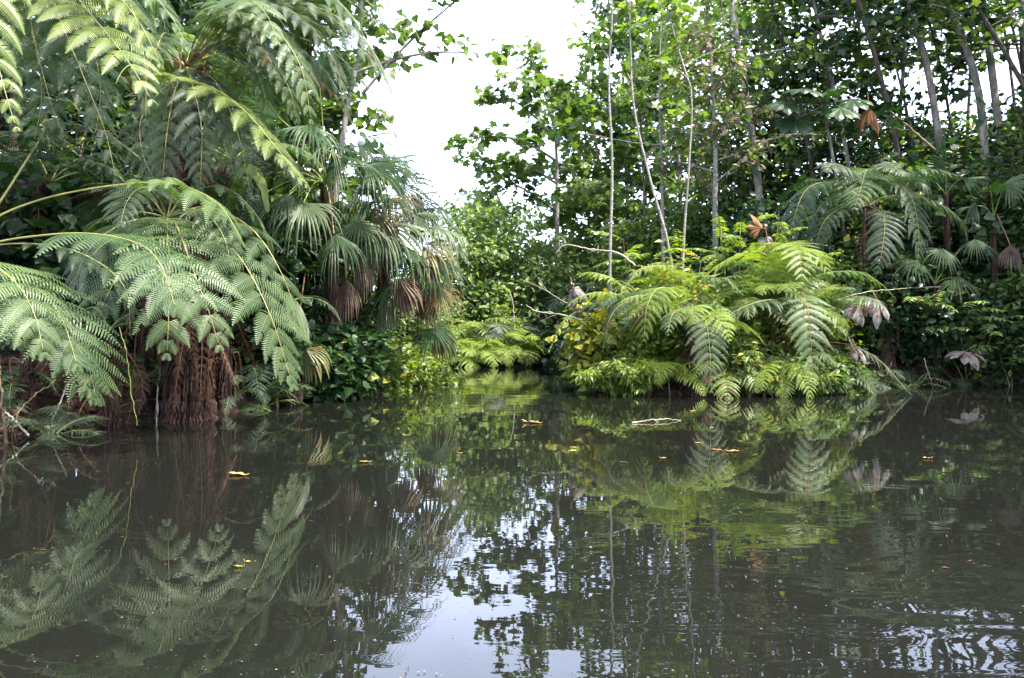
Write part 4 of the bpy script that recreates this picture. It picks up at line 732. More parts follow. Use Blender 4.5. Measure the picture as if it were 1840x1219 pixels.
# bare pale saplings
SG = 'thin pale saplings on the big islet'
def sapling(label, pts, r, seed, nb=6, leafm='broad', size=.22, t0=.7, bl=.9, per=5, bark='bark_pale'):
    return grow('sapling', label, 'tree', SG, pts, r, bark, leafm, LOBED, size, nb, t0, bl, (40, 20), 15, 3, .35, per, .1, seed, bare=.3)
sapling('upright pale sapling trunk rising from the left part of the islet', [onz(1097, 640, 15.1, -.1), at(1096, 480, 15.1), at(1100, 300, 15.1), at(1094, 150, 15.1), at(1100, 20, 15.1), at(1096, -120, 15.2)], (.038, .014), 31, 7)
sapling('pale sapling trunk leaning left from the middle of the islet', [onz(1225, 630, 15.3, -.1), at(1206, 470, 15.3), at(1170, 330, 15.3), at(1140, 200, 15.4), at(1133, 90, 15.5), at(1130, -60, 15.5)], (.034, .012), 32, 7)
sapling('pale sapling trunk with a slight kink right of the leaning one', [onz(1222, 630, 15.6, -.1), at(1228, 450, 15.6), at(1238, 300, 15.6), at(1243, 170, 15.6), at(1225, 110, 15.7), at(1200, 20, 15.8)], (.034, .012), 33, 7)
stick('bare white arching branch above the yellow vine', path((1142, 478, 14.7), (1110, 455, 14.7), (1060, 448, 14.8), (1015, 440, 14.9), (1000, 455, 14.9)), .018, 'twig', 41)
stick('white twig sticking out over the channel from the islet', path((1045, 575, 14.6), (1010, 566, 14.5), (965, 560, 14.5), (945, 548, 14.5)), .014, 'twig', 42)
stick('second white twig forking upward over the channel', path((1040, 560, 14.9), (1010, 540, 14.9), (978, 520, 14.9), (968, 508, 14.9)), .011, 'twig', 43)
stick('grey stick poking from the islet into the shade at its right end', path((1505, 665, 14.4), (1540, 685, 14.3), (1570, 708, 14.2)), .016, 'twig', 44)
# large dead lobed leaves
def lobed_dead(label, px, py, Y, d, up, R, mt='dead_leaf', ns=9, dr=.8, cup=.7, seed=0, span=280):
    h = at(px, py, Y); root = thing('dead_leaf', label, 'dead leaf', h, 'large dead lobed leaves caught in the plants'); g = Geo()
    fan(g, h, d, up, R, ns, span, dr, seed, 0, .62, cup=cup, pleat=.22, ragged=.35); g.build('blade', M[mt], root)
    g = Geo(); tube(g, [h - nrm(A(d, float)) * R * .5 + Z * .1, h], [.008, .006], 5); g.build('stalk', M['rachis_brown'], root)
lobed_dead('grey lobed dead leaf draped over the right fern of the islet', 1580, 545, 14.2, (.4, -.5, -.7), (.2, -.8, .4), .42, seed=1)
lobed_dead('crumpled grey dead leaf beside the draped lobed one', 1540, 552, 14.2, (-.2, -.5, -.8), (0, -.8, .4), .36, seed=2, cup=.7)
lobed_dead('curled grey dead leaf caught in the yellow vine', 1032, 520, 14.6, (.3, -.5, -.6), (-.3, -.7, .6), .38, seed=3, cup=.9)
lobed_dead('orange-brown dead leaf standing up among the divided leaves', 1368, 410, 15.0, (-.5, -.2, .5), (.3, -.8, .3), .32, 'dead_brown', 7, .2, .5, 4, 200)
lobed_dead('pale folded dead leaf beside the orange-brown one', 1378, 425, 14.9, (.2, -.3, -.9), (0, -.9, .2), .28, 'dead_leaf', 7, .4, .6, 5, 150)
lobed_dead('small pale dead leaf lying on the drooping grey frond', 1540, 628, 14.1, (.3, -.4, -.5), (0, -.6, .7), .26, seed=6, cup=.6)
# ------------------------------------------------------------------ the small far islet
FG = 'bright ferns on the small far islet'
for i, (px, py, Y, L_, mt, lab) in enumerate([(835, 640, 28.6, 1.9, 'fern_lime', 'bright fern at the left end of the small far islet'), (880, 645, 28.3, 1.8, 'fern_lime', 'bright fern at the front centre of the small far islet'), (928, 640, 28.7, 2.0, 'fern_lime', 'bright fern at the right end of the small far islet'),
                                          (855, 620, 29.2, 2.2, 'fern_bright', 'greener fern at the back of the small far islet'), (905, 610, 29.3, 2.2, 'fern_grey', 'fern with a greyish brown frond on the small far islet'), (900, 650, 28.2, 1.4, 'fern_lime', 'low fern touching the water on the small far islet'), (822, 650, 28.4, 1.3, 'fern_lime', 'smallest fern on the left tip of the small far islet')]):
    bb = onz(px, py, Y, .3 + (.5 if Y > 29 else 0)); fern_plant('far_fern', lab, bb, 19, L_ * .82, 76, 120, 800 + i, mt, FG, 'fern', 14, 17, .34 * L_, droop=.6, qk=.1)
bush('thin leafy shrub behind the far islet ferns', onz(910, 600, 29.3, .1), 2.1, .7, 'broad_bright', OVATE, .14, 9, 12, 88)
bush('low leafy shrub at the left edge of the far islet', onz(815, 640, 28.9, .0), 1.2, .6, 'far', OVATE, .14, 10, 14, 89)
stick('thin pale dead stem standing on the far islet', path((925, 600, 28.6), (922, 550, 28.6), (915, 520, 28.6)), .03, 'twig', 45)
# ------------------------------------------------------------------ the wood across the water, in the centre
def tree_at(label, pts, name='broadleaf_tree', group=None, **k):
    P = [at(*p) for p in pts]; b = P[0].copy(); b[2] = gz(b[0], b[1]) - .1
    return grow(name, label, 'tree', group, [b] + P[1:], **k)
big = dict(bark='bark_pale', leafm='broad', tm=LOBED, size=.4)
tree_at('big-leaved tree whose tiered branches reach out over the open sky', [(1000, 600, 33.3), (1001, 400, 33.3), (998, 250, 33.3), (978, 170, 33.3), (965, 135, 33.3)], r=(.16, .03), nb=9, t0=.5, bl=2.3, el=(30, 5), bend=22, twigs=7, tl=.8, per=14, spread=.26, seed=601, **big,
        extra=[path((1000, 290, 33.3), (960, 265, 33.0), (900, 245, 32.8), (840, 252, 32.5)), path((990, 240, 33.3), (950, 200, 33.0), (910, 175, 32.8), (878, 172, 32.6)), path((975, 150, 33.3), (960, 115, 33.3), (935, 97, 33.3), (922, 96, 33.3)), path((1000, 330, 33.3), (950, 300, 32.6), (900, 290, 32.0), (858, 285, 32.0)), path((1000, 380, 33.3), (950, 345, 32.0), (890, 320, 32.0), (860, 345, 32.0))])
CW = 'broadleaf trees in the wood beyond the islets'
cw = [((1080, 35), -.3, 120, 13, 2.1, 'big-leaved tree right behind the upright pale sapling'), ((1150, 36), .2, 20, 14, 2.3, 'big-leaved tree behind the leaning pale sapling'), ((1215, 33), 0, 40, 13, 2.3, 'big-leaved tree behind the kinked pale sapling'),
      ((1290, 35), .3, -40, 14, 2.5, 'tall big-leaved tree above the plant with divided leaves'), ((1120, 40), 0, -60, 14, 2.3, 'tallest big-leaved tree of the far wood'), ((1050, 38), 0, 190, 14, 2.4, 'big-leaved tree just right of the tiered-branch tree')]
for i, ((px, Y), dx, top_, nb, bl, lab) in enumerate(cw):
    tree_at(lab, [(px, 600, Y), (px + 8, 400, Y), (px + dx * 60, 200, Y), (px + dx * 90, top_, Y)], group=CW, r=(.15, .035), bark='bark_grey', leafm='broad', tm=LOBED, size=.38, nb=nb + 5, t0=.28, bl=bl, el=(35, 0), bend=22, twigs=5, tl=.9, per=16, spread=.32, seed=620 + i, yellow=.03)
FB = 'small leafy trees along the far bank'
fb = [((800, 30.8), 455, 1.5, 'round pale green tree at the far end of the channel'), ((850, 31.2), 372, 2.0, 'rounded light green tree below the tiered branches'), ((905, 31.6), 392, 2.1, 'dense light green tree beside the rounded one'), ((965, 32), 440, 1.9, 'mid green tree behind the far islet'), ((1020, 35), 430, 1.8, 'dull green tree left of the yellow vine'),
      ((1090, 33), 440, 1.8, 'dark green tree behind the yellow vine'), ((1160, 26), 400, 1.9, 'shrubby tree behind the left fronds of the islet'), ((1250, 25), 380, 1.9, 'shrubby tree behind the top of the islet'), ((880, 35), 345, 2.4, 'tall light green tree furthest down the channel'), ((770, 31), 480, 1.4, 'grey-green tree half hidden by the palm leaf tips')]
for i, ((px, Y), ty, bl, lab) in enumerate(fb):
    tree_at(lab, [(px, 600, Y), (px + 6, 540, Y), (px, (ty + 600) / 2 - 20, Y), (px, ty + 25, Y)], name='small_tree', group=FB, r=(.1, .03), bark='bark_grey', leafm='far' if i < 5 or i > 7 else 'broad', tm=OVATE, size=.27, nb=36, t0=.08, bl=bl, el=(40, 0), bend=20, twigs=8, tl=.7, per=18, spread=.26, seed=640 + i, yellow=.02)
BK = 'bushes at the edge of the far bank'
for i, (px, py, Y, h, w, mt, lab) in enumerate([(965, 640, 30.6, 1.6, 1.4, 'broad_dark', 'shaded bush behind the right end of the far islet'), (1010, 640, 29.5, 2.0, 1.4, 'broad_dark', 'dark bush at the mouth of the side channel'), (880, 620, 32, 2.6, 1.6, 'far', 'light green bush directly behind the far islet'), (800, 640, 31.5, 2.0, 1.4, 'far', 'light green bush at the left of the far bank'),
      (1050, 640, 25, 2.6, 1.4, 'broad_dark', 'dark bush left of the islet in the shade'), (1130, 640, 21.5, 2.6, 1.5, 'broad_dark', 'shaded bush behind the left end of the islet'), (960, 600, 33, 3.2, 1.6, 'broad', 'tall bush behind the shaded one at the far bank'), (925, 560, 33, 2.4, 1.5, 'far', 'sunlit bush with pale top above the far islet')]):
    bush(lab, onz(px, py, Y), h, w, mt, [OVATE, HEART][i % 2], .24, 12, 16, 660 + i, group=BK, lw=1.2)
fern_plant('tree_fern', 'dark tree fern in the shade left of the islet', at(1015, 540, 30.5), 12, 1.7, 50, 105, 690, 'fern_dark', None, 'tree fern', 14, 20, .6, trunk=[onz(1015, 600, 30.5), at(1016, 580, 30.5), at(1015, 540, 30.5)], tr=.13)
tree_at('bush topped with dry pinkish flower heads high in the far wood', [(1290, 600, 20.5), (1285, 400, 20.5), (1285, 250, 20.3), (1275, 70, 20.2)], name='flowering_tree', r=(.1, .03), bark='bark_pale', leafm='broad', tm=OVATE, size=.22, nb=14, t0=.5, bl=1.3, el=(40, 20), bend=10, twigs=6, tl=.5, per=16, spread=.14, seed=671, yellow=.45, mats2='seed')
tree_at('slender tree with bright yellow-green leaves at its top', [(1195, 600, 22), (1190, 350, 22), (1185, 150, 22), (1190, -20, 22)], name='slender_tree', r=(.07, .02), bark='bark_pale', leafm='broad_bright', tm=OVATE, size=.24, nb=12, t0=.62, bl=1.4, el=(40, 10), bend=20, twigs=6, tl=.5, per=14, spread=.2, seed=672)

# ------------------------------------------------------------------ right bank: tall leaning trees
TG = 'tall leaning trees on the right bank'
tall = [([(1395, 600, 21), (1362, 330, 21), (1345, 200, 21), (1322, 60, 21), (1300, -120, 21)], .16, 'thick grey trunk with a dark tuft nearest the far wood'),
        ([(1480, 600, 22), (1470, 400, 22), (1440, 200, 22), (1390, 20, 22), (1360, -140, 22)], .08, 'slim trunk leaning left behind the big glossy leaves'),
        ([(1530, 600, 21), (1530, 350, 21), (1500, 170, 21), (1465, 20, 21), (1440, -140, 21)], .09, 'slim dark trunk above the hanging brown leaf'),
        ([(1620, 600, 20), (1615, 300, 20), (1590, 170, 20), (1560, 60, 20), (1525, -60, 20), (1500, -200, 20)], .1, 'dark trunk curving left over the shaded tree fern'),
        ([(1690, 600, 20.5), (1690, 300, 20.5), (1670, 140, 20.5), (1650, 60, 20.5), (1622, -40, 20.5), (1590, -200, 20.5)], .14, 'mossy grey trunk leaning left, second from the thick pair'),
        ([(1770, 600, 20), (1770, 300, 20), (1755, 150, 20), (1720, 50, 20), (1680, -60, 20), (1640, -220, 20)], .15, 'thick mossy trunk of the leaning pair, left one'),
        ([(1810, 600, 20.5), (1800, 300, 20.5), (1785, 150, 20.5), (1768, 20, 20.5), (1750, -100, 20.5), (1740, -240, 20.5)], .15, 'thick mossy trunk of the pair, upright one'),
        ([(1900, 600, 19), (1870, 250, 19), (1815, 110, 19), (1760, 20, 19), (1700, -100, 19), (1640, -220, 19)], .09, 'dark trunk crossing slantwise in front of the thick pair'),
        ([(1600, 600, 24), (1610, 300, 24), (1625, 100, 24), (1630, -80, 24), (1630, -240, 24)], .09, 'straight slim trunk far behind the curving one'),
        ([(1420, 600, 25), (1425, 300, 25), (1405, 100, 25), (1410, -80, 25)], .09, 'straight thin trunk beside the thick grey one'),
        ([(1560, 600, 26), (1555, 300, 26), (1545, 100, 26), (1540, -100, 26)], .1, 'slim pale trunk seen between the leaning ones'),
        ([(1850, 600, 21), (1845, 300, 21), (1838, 100, 21), (1830, -60, 21), (1815, -240, 21)], .12, 'grey trunk at the right edge of the wood'),
        ([(1720, 600, 25), (1735, 300, 25), (1745, 60, 25), (1735, -140, 25)], .09, 'thin trunk far behind the thick mossy pair'), ([(1345, 600, 24), (1350, 300, 24), (1370, 100, 24), (1380, -120, 24)], .09, 'thin trunk standing left of the thick grey one')]
tall += [([(px0, 600, Y), ((px0 * 3 + px1) / 4 + b_, 300, Y), ((px0 + px1) / 2, 120, Y), (px1, -40, Y), (px1 * 1.3 - px0 * .3, -220, Y)], r_, lab) for px0, px1, Y, b_, r_, lab in [
    (1660, 1560, 23, 10, .06, 'thin stem leaning left between the curving trunk and the mossy one'), (1730, 1650, 22.5, 6, .065, 'thin stem leaning left just before the thick pair'), (1795, 1700, 23.5, 8, .06, 'thin stem crossing behind the thick pair'), (1840, 1790, 24, 4, .07, 'slim stem behind the upright one of the pair'), (1870, 1800, 22, 6, .065, 'slim dark stem leaning in at the right edge'), (1640, 1600, 26, 4, .06, 'very thin stem far back beside the straight slim trunk'),
    (1500, 1445, 25, 6, .055, 'thin leaning stem above the big glossy leaves'), (1330, 1290, 27, 6, .055, 'thin dark stem behind the dry flower heads'), (1250, 1270, 28, -5, .05, 'thin upright stem between the saplings and the far wood'), (1160, 1120, 29, 5, .05, 'thin stem leaning left in the far wood'), (1450, 1475, 26, -6, .055, 'thin stem leaning right above the big glossy leaves'), (1580, 1520, 23.5, 7, .06, 'thin stem leaning left over the hanging brown leaf')]]
for i, (pts, r_, lab) in enumerate(tall):
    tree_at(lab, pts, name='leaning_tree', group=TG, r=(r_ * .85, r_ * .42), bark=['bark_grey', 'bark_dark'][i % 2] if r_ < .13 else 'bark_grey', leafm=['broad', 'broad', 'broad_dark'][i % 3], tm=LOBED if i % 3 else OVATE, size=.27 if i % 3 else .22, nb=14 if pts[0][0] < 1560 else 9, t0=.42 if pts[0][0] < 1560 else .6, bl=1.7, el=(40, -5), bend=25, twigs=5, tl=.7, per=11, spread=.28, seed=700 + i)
# right bank understorey
RB = 'shaded shrubs on the right bank'
rb = [(1500, 650, 17.6, 2.4, 1.3, OVATE, 'shaded shrub behind the right end of the islet'), (1580, 640, 17.8, 2.6, 1.3, HEART, 'shaded shrub left of the shaded tree fern trunk'), (1660, 640, 17.4, 2.2, 1.2, OVATE, 'shrub with small round leaves above the torn brown leaf'), (1740, 640, 17.6, 2.4, 1.3, OVATE, 'dense shrub behind the torn brown leaf'), (1820, 640, 17.4, 2.8, 1.3, HEART, 'dense shrub at the right edge by the water'),
      (1450, 560, 19.5, 4.2, 1.6, OVATE, 'tall dark shrub below the thick grey trunk'), (1560, 540, 20, 4.6, 1.7, OVATE, 'tall dark shrub behind the shaded tree fern'), (1660, 520, 19.5, 5.2, 1.7, HEART, 'tall dark shrub below the mossy grey trunk'), (1750, 520, 19, 5.6, 1.7, OVATE, 'tall dark shrub below the thick mossy pair'), (1835, 520, 18.8, 6.0, 1.7, LANCE, 'tall dark shrub filling the right edge'),
      (1370, 580, 21, 3.6, 1.6, OVATE, 'dark shrub behind the orange-brown leaf'), (1600, 560, 22.5, 6.0, 1.9, OVATE, 'highest thicket shrub beneath the hanging brown leaf'), (1700, 560, 22, 6.4, 1.9, OVATE, 'highest thicket shrub under the slanting trunk'), (1290, 590, 21.5, 3.0, 1.5, OVATE, 'dark shrub behind the middle islet fern'), (1880, 560, 21, 7.0, 2.0, HEART, 'highest thicket shrub cut by the right edge'), (1480, 560, 23.5, 5.4, 1.8, OVATE, 'highest thicket shrub below the big glossy leaves')]
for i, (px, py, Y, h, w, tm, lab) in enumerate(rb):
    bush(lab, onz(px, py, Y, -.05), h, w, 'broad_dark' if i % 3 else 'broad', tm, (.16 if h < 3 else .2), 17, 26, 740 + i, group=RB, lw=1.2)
pinnate_plant('plant with divided leaves reaching over the torn brown leaf', onz(1740, 650, 17.0), [at(1650, 540, 16.6), at(1720, 560, 16.6), at(1800, 540, 16.6)], 'far', 24, ll=.2, n=10, lv=10, L=1.0)
pinnate_plant('low plant with divided leaves at the water on the right bank', onz(1820, 670, 16.9), [at(1790, 620, 16.6), at(1840, 590, 16.6)], 'far', 25, ll=.18, n=10, lv=9, L=.9)
MS = 'slim understorey trees of the right bank'
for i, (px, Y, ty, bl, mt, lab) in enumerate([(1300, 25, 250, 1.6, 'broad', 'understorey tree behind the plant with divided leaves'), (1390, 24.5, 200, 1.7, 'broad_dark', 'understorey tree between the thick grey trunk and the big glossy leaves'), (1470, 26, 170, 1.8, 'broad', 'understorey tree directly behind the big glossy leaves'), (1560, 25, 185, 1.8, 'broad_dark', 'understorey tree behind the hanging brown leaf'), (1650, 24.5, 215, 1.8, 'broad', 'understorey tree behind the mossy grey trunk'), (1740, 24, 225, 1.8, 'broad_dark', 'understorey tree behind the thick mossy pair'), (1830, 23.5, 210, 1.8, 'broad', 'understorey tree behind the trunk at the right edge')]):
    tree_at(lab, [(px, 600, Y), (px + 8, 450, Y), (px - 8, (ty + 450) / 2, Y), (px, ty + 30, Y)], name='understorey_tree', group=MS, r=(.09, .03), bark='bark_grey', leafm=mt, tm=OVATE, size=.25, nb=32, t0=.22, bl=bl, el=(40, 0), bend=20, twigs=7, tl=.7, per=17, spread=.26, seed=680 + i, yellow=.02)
# the shaded tree fern
b = onz(1590, 640, 17.2, -.1); c = at(1560, 370, 17.0); r7 = thing('tree_fern', 'large shaded tree fern with grey-green fronds on the right bank', 'tree fern', b, 'tree ferns on the right bank')
fern_trunk(r7, [b, at(1592, 520, 17.2), c], [.2, .16, .13], 84, skirt=16, sk_len=1.1)
RF = dict(n=17, nq=22, t0=.22, qk=.1)
hero(r7, path((1560, 370, 17), (1560, 310, 16.7), (1555, 310, 16.2), (1545, 345, 15.7), (1535, 375, 15.5)), 'fern', seed=201, plen=.75, droop=.5, **RF)
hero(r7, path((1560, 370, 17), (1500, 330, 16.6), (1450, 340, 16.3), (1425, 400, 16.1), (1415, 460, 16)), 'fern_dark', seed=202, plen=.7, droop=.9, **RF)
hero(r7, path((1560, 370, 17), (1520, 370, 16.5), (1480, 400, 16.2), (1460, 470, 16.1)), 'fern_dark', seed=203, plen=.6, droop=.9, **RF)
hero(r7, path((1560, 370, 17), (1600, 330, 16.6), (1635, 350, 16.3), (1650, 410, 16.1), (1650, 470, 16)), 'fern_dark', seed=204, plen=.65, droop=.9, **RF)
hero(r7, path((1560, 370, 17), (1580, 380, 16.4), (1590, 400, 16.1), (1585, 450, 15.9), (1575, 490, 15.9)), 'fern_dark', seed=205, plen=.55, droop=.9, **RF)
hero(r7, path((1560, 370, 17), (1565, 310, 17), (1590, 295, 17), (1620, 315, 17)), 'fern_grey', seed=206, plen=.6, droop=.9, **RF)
rand_fronds(r7, c, 9, 2.3, 85, 'fern_dark', (0, 6.28), (25, 60), (80, 120), .55, 16, 20, .8)
# fan palms on the right
RP = 'fan palms on the right bank'
def small_palm(label, foot, top, leaves, seed): return fan_palm(label, [foot, (foot + top) / 2 + A([.05, 0, 0]), top], leaves, seed, .05, RP)
small_palm('small fan palm with an upright leaf fan high on the right bank', onz(1700, 640, 17.6), at(1700, 350, 17.4), [F_(1700, 300, 17.0, -.2, -.4, .7, .75, 'palm', .3, 28), F_(1730, 320, 17.0, .7, -.5, .1, .7, 'palm', .6, 28), F_(1660, 320, 17.1, -.8, -.4, .2, .7, 'palm', .6, 28)], 31)
small_palm('small fan palm with a star-like leaf near the right edge', onz(1780, 640, 17.2), at(1785, 390, 17.0), [F_(1780, 345, 16.6, .0, -.6, .5, .65, 'palm', .4, 24), F_(1810, 330, 16.6, .7, -.4, .5, .6, 'palm_pale', .4, 24), F_(1755, 370, 16.6, -.7, -.5, -.1, .6, 'palm', .7, 24)], 32)
small_palm('low fan palm with leaves spread flat under the shaded tree fern', onz(1680, 660, 16.9), at(1680, 510, 16.8), [F_(1645, 468, 16.4, -.5, -.6, -.5, .65, 'palm', .5, 20), F_(1695, 448, 16.4, -.5, -.6, -.4, .65, 'palm', .5, 22), F_(1752, 430, 16.5, .1, -.6, -.5, .75, 'palm', .5, 26), F_(1720, 500, 16.5, .5, -.6, -.5, .6, 'palm', .7, 22)], 33)
dead_fan('brown and grey dead palm leaf hanging at the right edge', 1815, 440, 16.6, (.2, -.3, -.8), .6, seed=7, span=120, mt='palm_dead')
# big-leaved plant, hanging dead leaves
def leaf_plant(label, base, top, hubs, R, mt, seed):
    root = thing('big_leaf_plant', label, 'plant', base); g = Geo(); tube(g, spline([base, (A(base) + top) / 2 + A([.2, 0, 0]), top], 14), [.05, .03], 6, 0, .5)
    for h, d in hubs: tube(g, [top, h], [.012, .008], 4)
    g.build('stem', M['bark_grey'], root, True)
    for i, (h, d) in enumerate(hubs):
        g = Geo(); fan(g, h, d, (0, -.5, .8), R, 11, 330, .35, seed + i, 0, .75, cup=.15, pleat=.1, ragged=.08); g.build('leaf', M[mt], root)
leaf_plant('plant with big glossy lobed leaves in front of the leaning trees', onz(1520, 600, 19), at(1480, 190, 18.6), [(at(1415, 185, 18.3), (-.6, -.5, -.3)), (at(1450, 160, 18.2), (-.3, -.6, -.2)), (at(1485, 165, 18.3), (.3, -.6, .1)), (at(1530, 180, 18.4), (.7, -.5, -.2)), (at(1430, 215, 18.4), (-.3, -.6, -.7)), (at(1510, 195, 18.1), (.2, -.7, -.5))], .55, 'broad_dark', 900)
lobed_dead('brown dead leaf hanging in the air below the leaning trees', 1562, 195, 18.4, (.05, -.2, -1), (0, -1, .1), .62, 'dead_brown', 8, .8, .5, 11, 120)
lobed_dead('torn dead leaf with brown and pale patches just above the water on the right', 1735, 632, 16.2, (-.85, -.4, -.12), (.05, -.3, .95), .55, 'dead_leaf', 9, .3, .35, 12)
lobed_dead('grey dead leaf tucked in the shrub at the right edge', 1790, 560, 16.6, (.1, -.4, -.9), (0, -.9, .3), .4, 'dead_leaf', 8, .6, .7, 13, 160)
for i, (px, Y, L_, lab) in enumerate([(1560, 16.6, 1.0, 'shaded low fern at the waterline behind the drooping frond'), (1640, 16.6, .9, 'shaded low fern below the low fan palm'), (1720, 17.1, .9, 'shaded low fern under the torn dead leaf'), (1800, 17.3, 1.0, 'shaded low fern at the waterline by the right edge')]):
    fern_plant('low_fern', lab, onz(px, 660, Y, .05), 10, L_, 55, 105, 850 + i, 'fern_dark', 'low ferns along the right edge', 'fern', 12, 16, .3)
stick('grey fallen branch slanting across the right thicket', path((1680, 270, 18.2), (1640, 235, 18.2), (1600, 200, 18.2)), .03, 'twig_brown', 46)
stick('thin bare stem crossing the shade beside the draped dead leaf', path((1500, 540, 15.6), (1560, 525, 15.8), (1640, 518, 16.2), (1690, 515, 16.4)), .01, 'twig', 47, forks=0)
stick('long thin vine stretched between the far trees', path((1050, 240, 22), (1150, 258, 21.5), (1250, 262, 21), (1330, 275, 20.5)), .018, 'twig', 48, name='hanging_vine', forks=0)

# unseen trees added just beyond the frame so their crowns shade the right bank
ST = 'added shade trees out of view along the right bank'
for i, (x, y, h_, lab) in enumerate([(14.6, 15.2, 11, 'added out-of-view shade tree on the right bank beside the shaded thicket'), (16.5, 12.0, 12, 'added out-of-view shade tree on the right bank nearer the boat'), (17.0, 17.5, 12.5, 'added out-of-view shade tree on the right bank behind the thicket edge'), (15.8, 9.0, 11, 'added out-of-view shade tree on the right bank abreast of the boat')]):
    z = gz(x, y); grow('broadleaf_tree', lab, 'tree', ST, [(x, y, z - .1), (x + .2, y, z + h_ * .4), (x, y, z + h_ * .75), (x - .1, y, z + h_)], (.18, .04), 'bark_grey', 'broad', HEART, .36, 18, .4, 3.0, (25, 0), 20, 7, .9, 15, .35, 780 + i)

# ------------------------------------------------------------------ on the water
def on_water(px, py):
    Y = F * CH / (py - 609.5); return A([(px - 920) / F * Y, Y, .006])
FL = 'fallen leaves floating on the water'
fl = [(425, 855, .2, 'float_yellow', 1.5, 'long pale orange leaf floating off the left bank'), (655, 832, .12, 'float_yellow', 1.3, 'small orange leaf floating below the tattered palm'), (958, 761, .23, 'float_yellow', 1.6, 'forked orange leaf floating in mid channel'), (1031, 806, .1, 'float_yellow', 1.2, 'upper one of two small leaves floating as a pair'), (1030, 812, .1, 'float_yellow', 1.4, 'lower one of two small leaves floating as a pair'),
      (1288, 811, .15, 'float_red', 1.5, 'reddish curled leaf floating in front of the islet'), (1318, 813, .14, 'float_red', 1.7, 'reddish pointed leaf floating beside the curled one'), (1255, 798, .1, 'float_yellow', 1.7, 'yellow leaf floating just beyond the reddish leaves'), (1280, 770, .06, 'float_yellow', 1.7, 'tiny yellow leaf floating below the hanging frond tip'), (1246, 740, .11, 'float_yellow', 1.5, 'orange leaf floating close to the islet'),
      (1192, 825, .07, 'float_yellow', 1.6, 'tiny orange leaf floating left of the reddish leaves'), (1665, 825, .1, 'float_yellow', 1.6, 'lone orange leaf floating on the dark right water'), (860, 684, .35, 'float_yellow', 1.2, 'pale leaf floating near the far islet'), (445, 1012, .04, 'float_yellow', 1.5, 'tiny orange leaf floating closest to the boat'), (428, 1021, .06, 'broad_yellow', 1.3, 'small green leaf floating closest to the boat'), (1120, 833, .12, 'palm_pale', .9, 'thin pale straw leaf floating in mid channel'), (828, 816, .05, 'float_yellow', 1.4, 'tiny orange leaf floating in mid channel')]
for i, (px, py, sz, mt, wd, lab) in enumerate(fl):
    rs = np.random.default_rng(950 + i); g = Geo(); p = on_water(px, py); n_ = 9; a = rs.uniform(-.5, .5) + (pi if rs.random() < .5 else 0); u = np.linspace(0, 1, n_); X = A([cos(a), sin(a), 0]); Y_ = A([-sin(a), cos(a), 0])
    w = .16 * wd * sz * np.sin(pi * np.clip(u, .03, .97)) ** .8; sz = sz * .72; w = w * .72; curl = sz * (.05 * np.sin(u * pi * 2 + rs.uniform(0, 6)) ** 2 + .06 * u ** 2)
    c_ = p + (u - .5)[:, None] * sz * X + curl[:, None] * Z; V = np.stack([c_ - Y_ * w[:, None] + Z * (w * .25)[:, None], c_, c_ + Y_ * w[:, None] + Z * (w * .35)[:, None]], 1); g.add(V, grid_faces(n_, 3, False), 0, .5)
    tube(g, [c_[0], c_[0] - X * sz * .2 + Z * .01], [.003 * sz / .15, .002], 4)
    if i == 2: tube(g, [c_[-1], c_[-1] + X * .05 + Y_ * .03 + Z * .03], [.006, .004], 4); tube(g, [c_[-1], c_[-1] + X * .05 - Y_ * .03], [.006, .004], 4)
    tag(g.build('floating_leaf', M[mt], None, True), lab, 'leaf', FL)
rs = np.random.default_rng(61); g = Geo(); X = rs.uniform(-8, 12, 60000); Y = rs.uniform(6, 31, 60000); d = channel_dist(X, Y); e = np.min([((X - cx) / ax) ** 2 + ((Y - cy) / ay) ** 2 for cx, cy, ax, ay in ISL], axis=0)
k = ((d > -.04) & (d < 1.3)) | (e < 1.02); X, Y = X[k][:5200], Y[k][:5200]; n = len(X); hz = np.maximum(ground(X, Y), 0) + rs.uniform(.004, .05, n)
for q, (mt_, tm_) in enumerate([(0, OVATE), (1, LANCE), (2, OVATE)]):
    j = np.arange(n) % 3 == q; scatter(g, tm_, np.stack([X, Y, hz], -1)[j], rs.normal(0, 1, (j.sum(), 3)) * A([1, 1, .25]), Z + .35 * rs.normal(size=(j.sum(), 3)), rs.uniform(.05, .2, j.sum()), mt_, rs.uniform(0, .8, j.sum()))
o = g.build('leaf_litter', [M['fern_dead'], M['palm_dead'], M['dead_brown']]); o['kind'] = 'stuff'; o['label'] = 'brown fallen leaves littering the muddy banks'
rt_lab = 'thin root or bare stem trailing from the bank into the water'
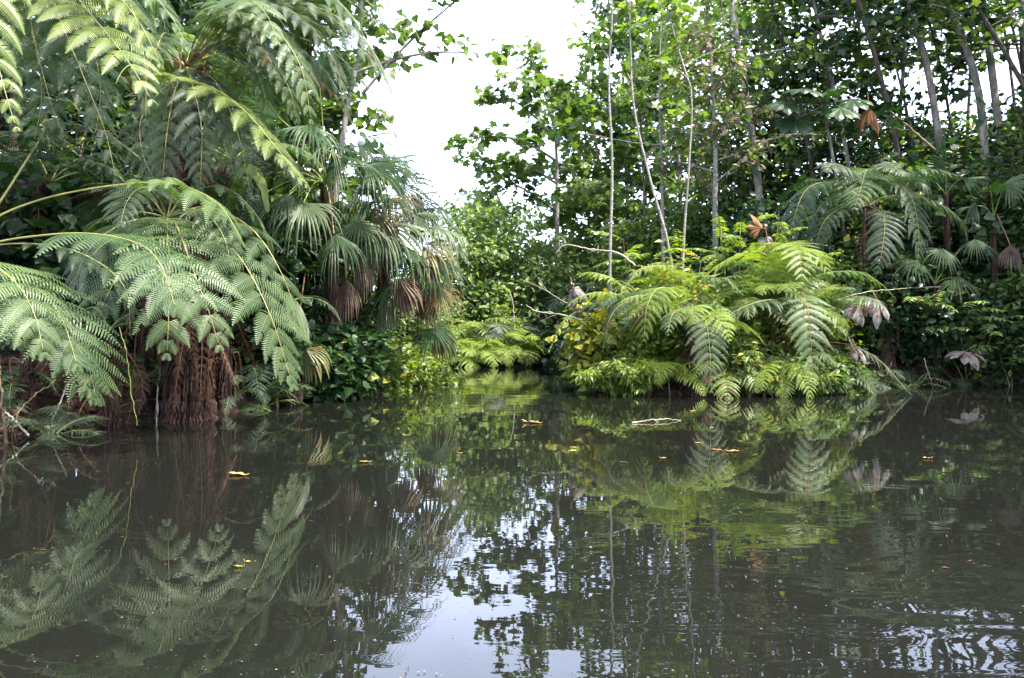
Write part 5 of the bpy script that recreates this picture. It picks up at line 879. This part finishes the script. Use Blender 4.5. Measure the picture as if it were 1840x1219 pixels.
for i, (px, Y) in enumerate([(70, 8.2), (120, 8.5), (165, 8.9), (215, 9.2), (285, 9.7), (405, 10.6), (455, 11.4), (500, 12.0), (560, 13.0), (610, 14.0), (655, 15.0), (1120, 13.9), (1200, 14.0), (1320, 13.9), (1345, 13.6), (1400, 13.8), (1440, 13.9), (1530, 16.2), (1600, 16.3), (1660, 16.4), (1745, 16.9), (1810, 17.2), (1775, 17.0)]):
    rs = np.random.default_rng(1200 + i); x = (px - 920) / F * Y; p = A([x, Y, 0.]); l = rs.uniform(.25, .8); e_ = A([rs.normal(0, .2), -.25 * rs.random(), 0])
    stick(rt_lab, [p + Z * l + A([rs.normal(0, .15), .2, 0]), p + Z * l * .6 + e_ * .5, p + Z * .1 + e_, p - Z * .1 + e_ * 1.1], rs.uniform(.006, .014), ['twig_brown', 'twig', 'fibre'][i % 3], 1300 + i, 'trailing_root', int(rs.integers(0, 3)), 'thin roots and stems trailing into the water')
p0, p1 = on_water(1135, 761), on_water(1225, 756); stick('grey waterlogged stick floating in front of the islet', [p0, p0 * .6 + p1 * .4 + Z * .015, p0 * .3 + p1 * .7 + Z * .02, p1], .009, 'twig', 49, 'driftwood', 1)
rs = np.random.default_rng(77); n = 900; Y = 2.2 + 16 * rs.random(n) ** 2.0; X = rs.uniform(-.65, .65, n) * Y; k = channel_dist(X, Y) < -.3; X, Y = X[k], Y[k]; n = len(X); r_ = rs.uniform(.0012, .0036, n) * (1 + Y / 12); a = np.linspace(0, 2 * pi, 6, endpoint=False)
V = np.stack([X[:, None] + r_[:, None] * np.cos(a), Y[:, None] + r_[:, None] * np.sin(a), np.full((n, 6), .005)], -1); g = Geo(); g.add(V, np.arange(n * 6).reshape(n, 6), 0, .5)
n = 170; Y = 3.2 + 14 * rs.random(n) ** 1.3; X = rs.uniform(-.65, .65, n) * Y; k = channel_dist(X, Y) < -.1; X, Y = X[k], Y[k]; n = len(X)
scatter(g, LANCE, np.stack([X, Y, np.full(n, .006)], -1), rs.normal(0, 1, (n, 3)) * A([1, 1, 0]), Z + .1 * rs.normal(size=(n, 3)), rs.uniform(.008, .035, n) * (1 + Y / 20), 1, rs.uniform(0, .35, n))
o = g.build('floating_specks', [M['dead_leaf'], M['dead_brown']]); o['kind'] = 'stuff'; o['label'] = 'tiny pale specks of dust and foam floating on the water'
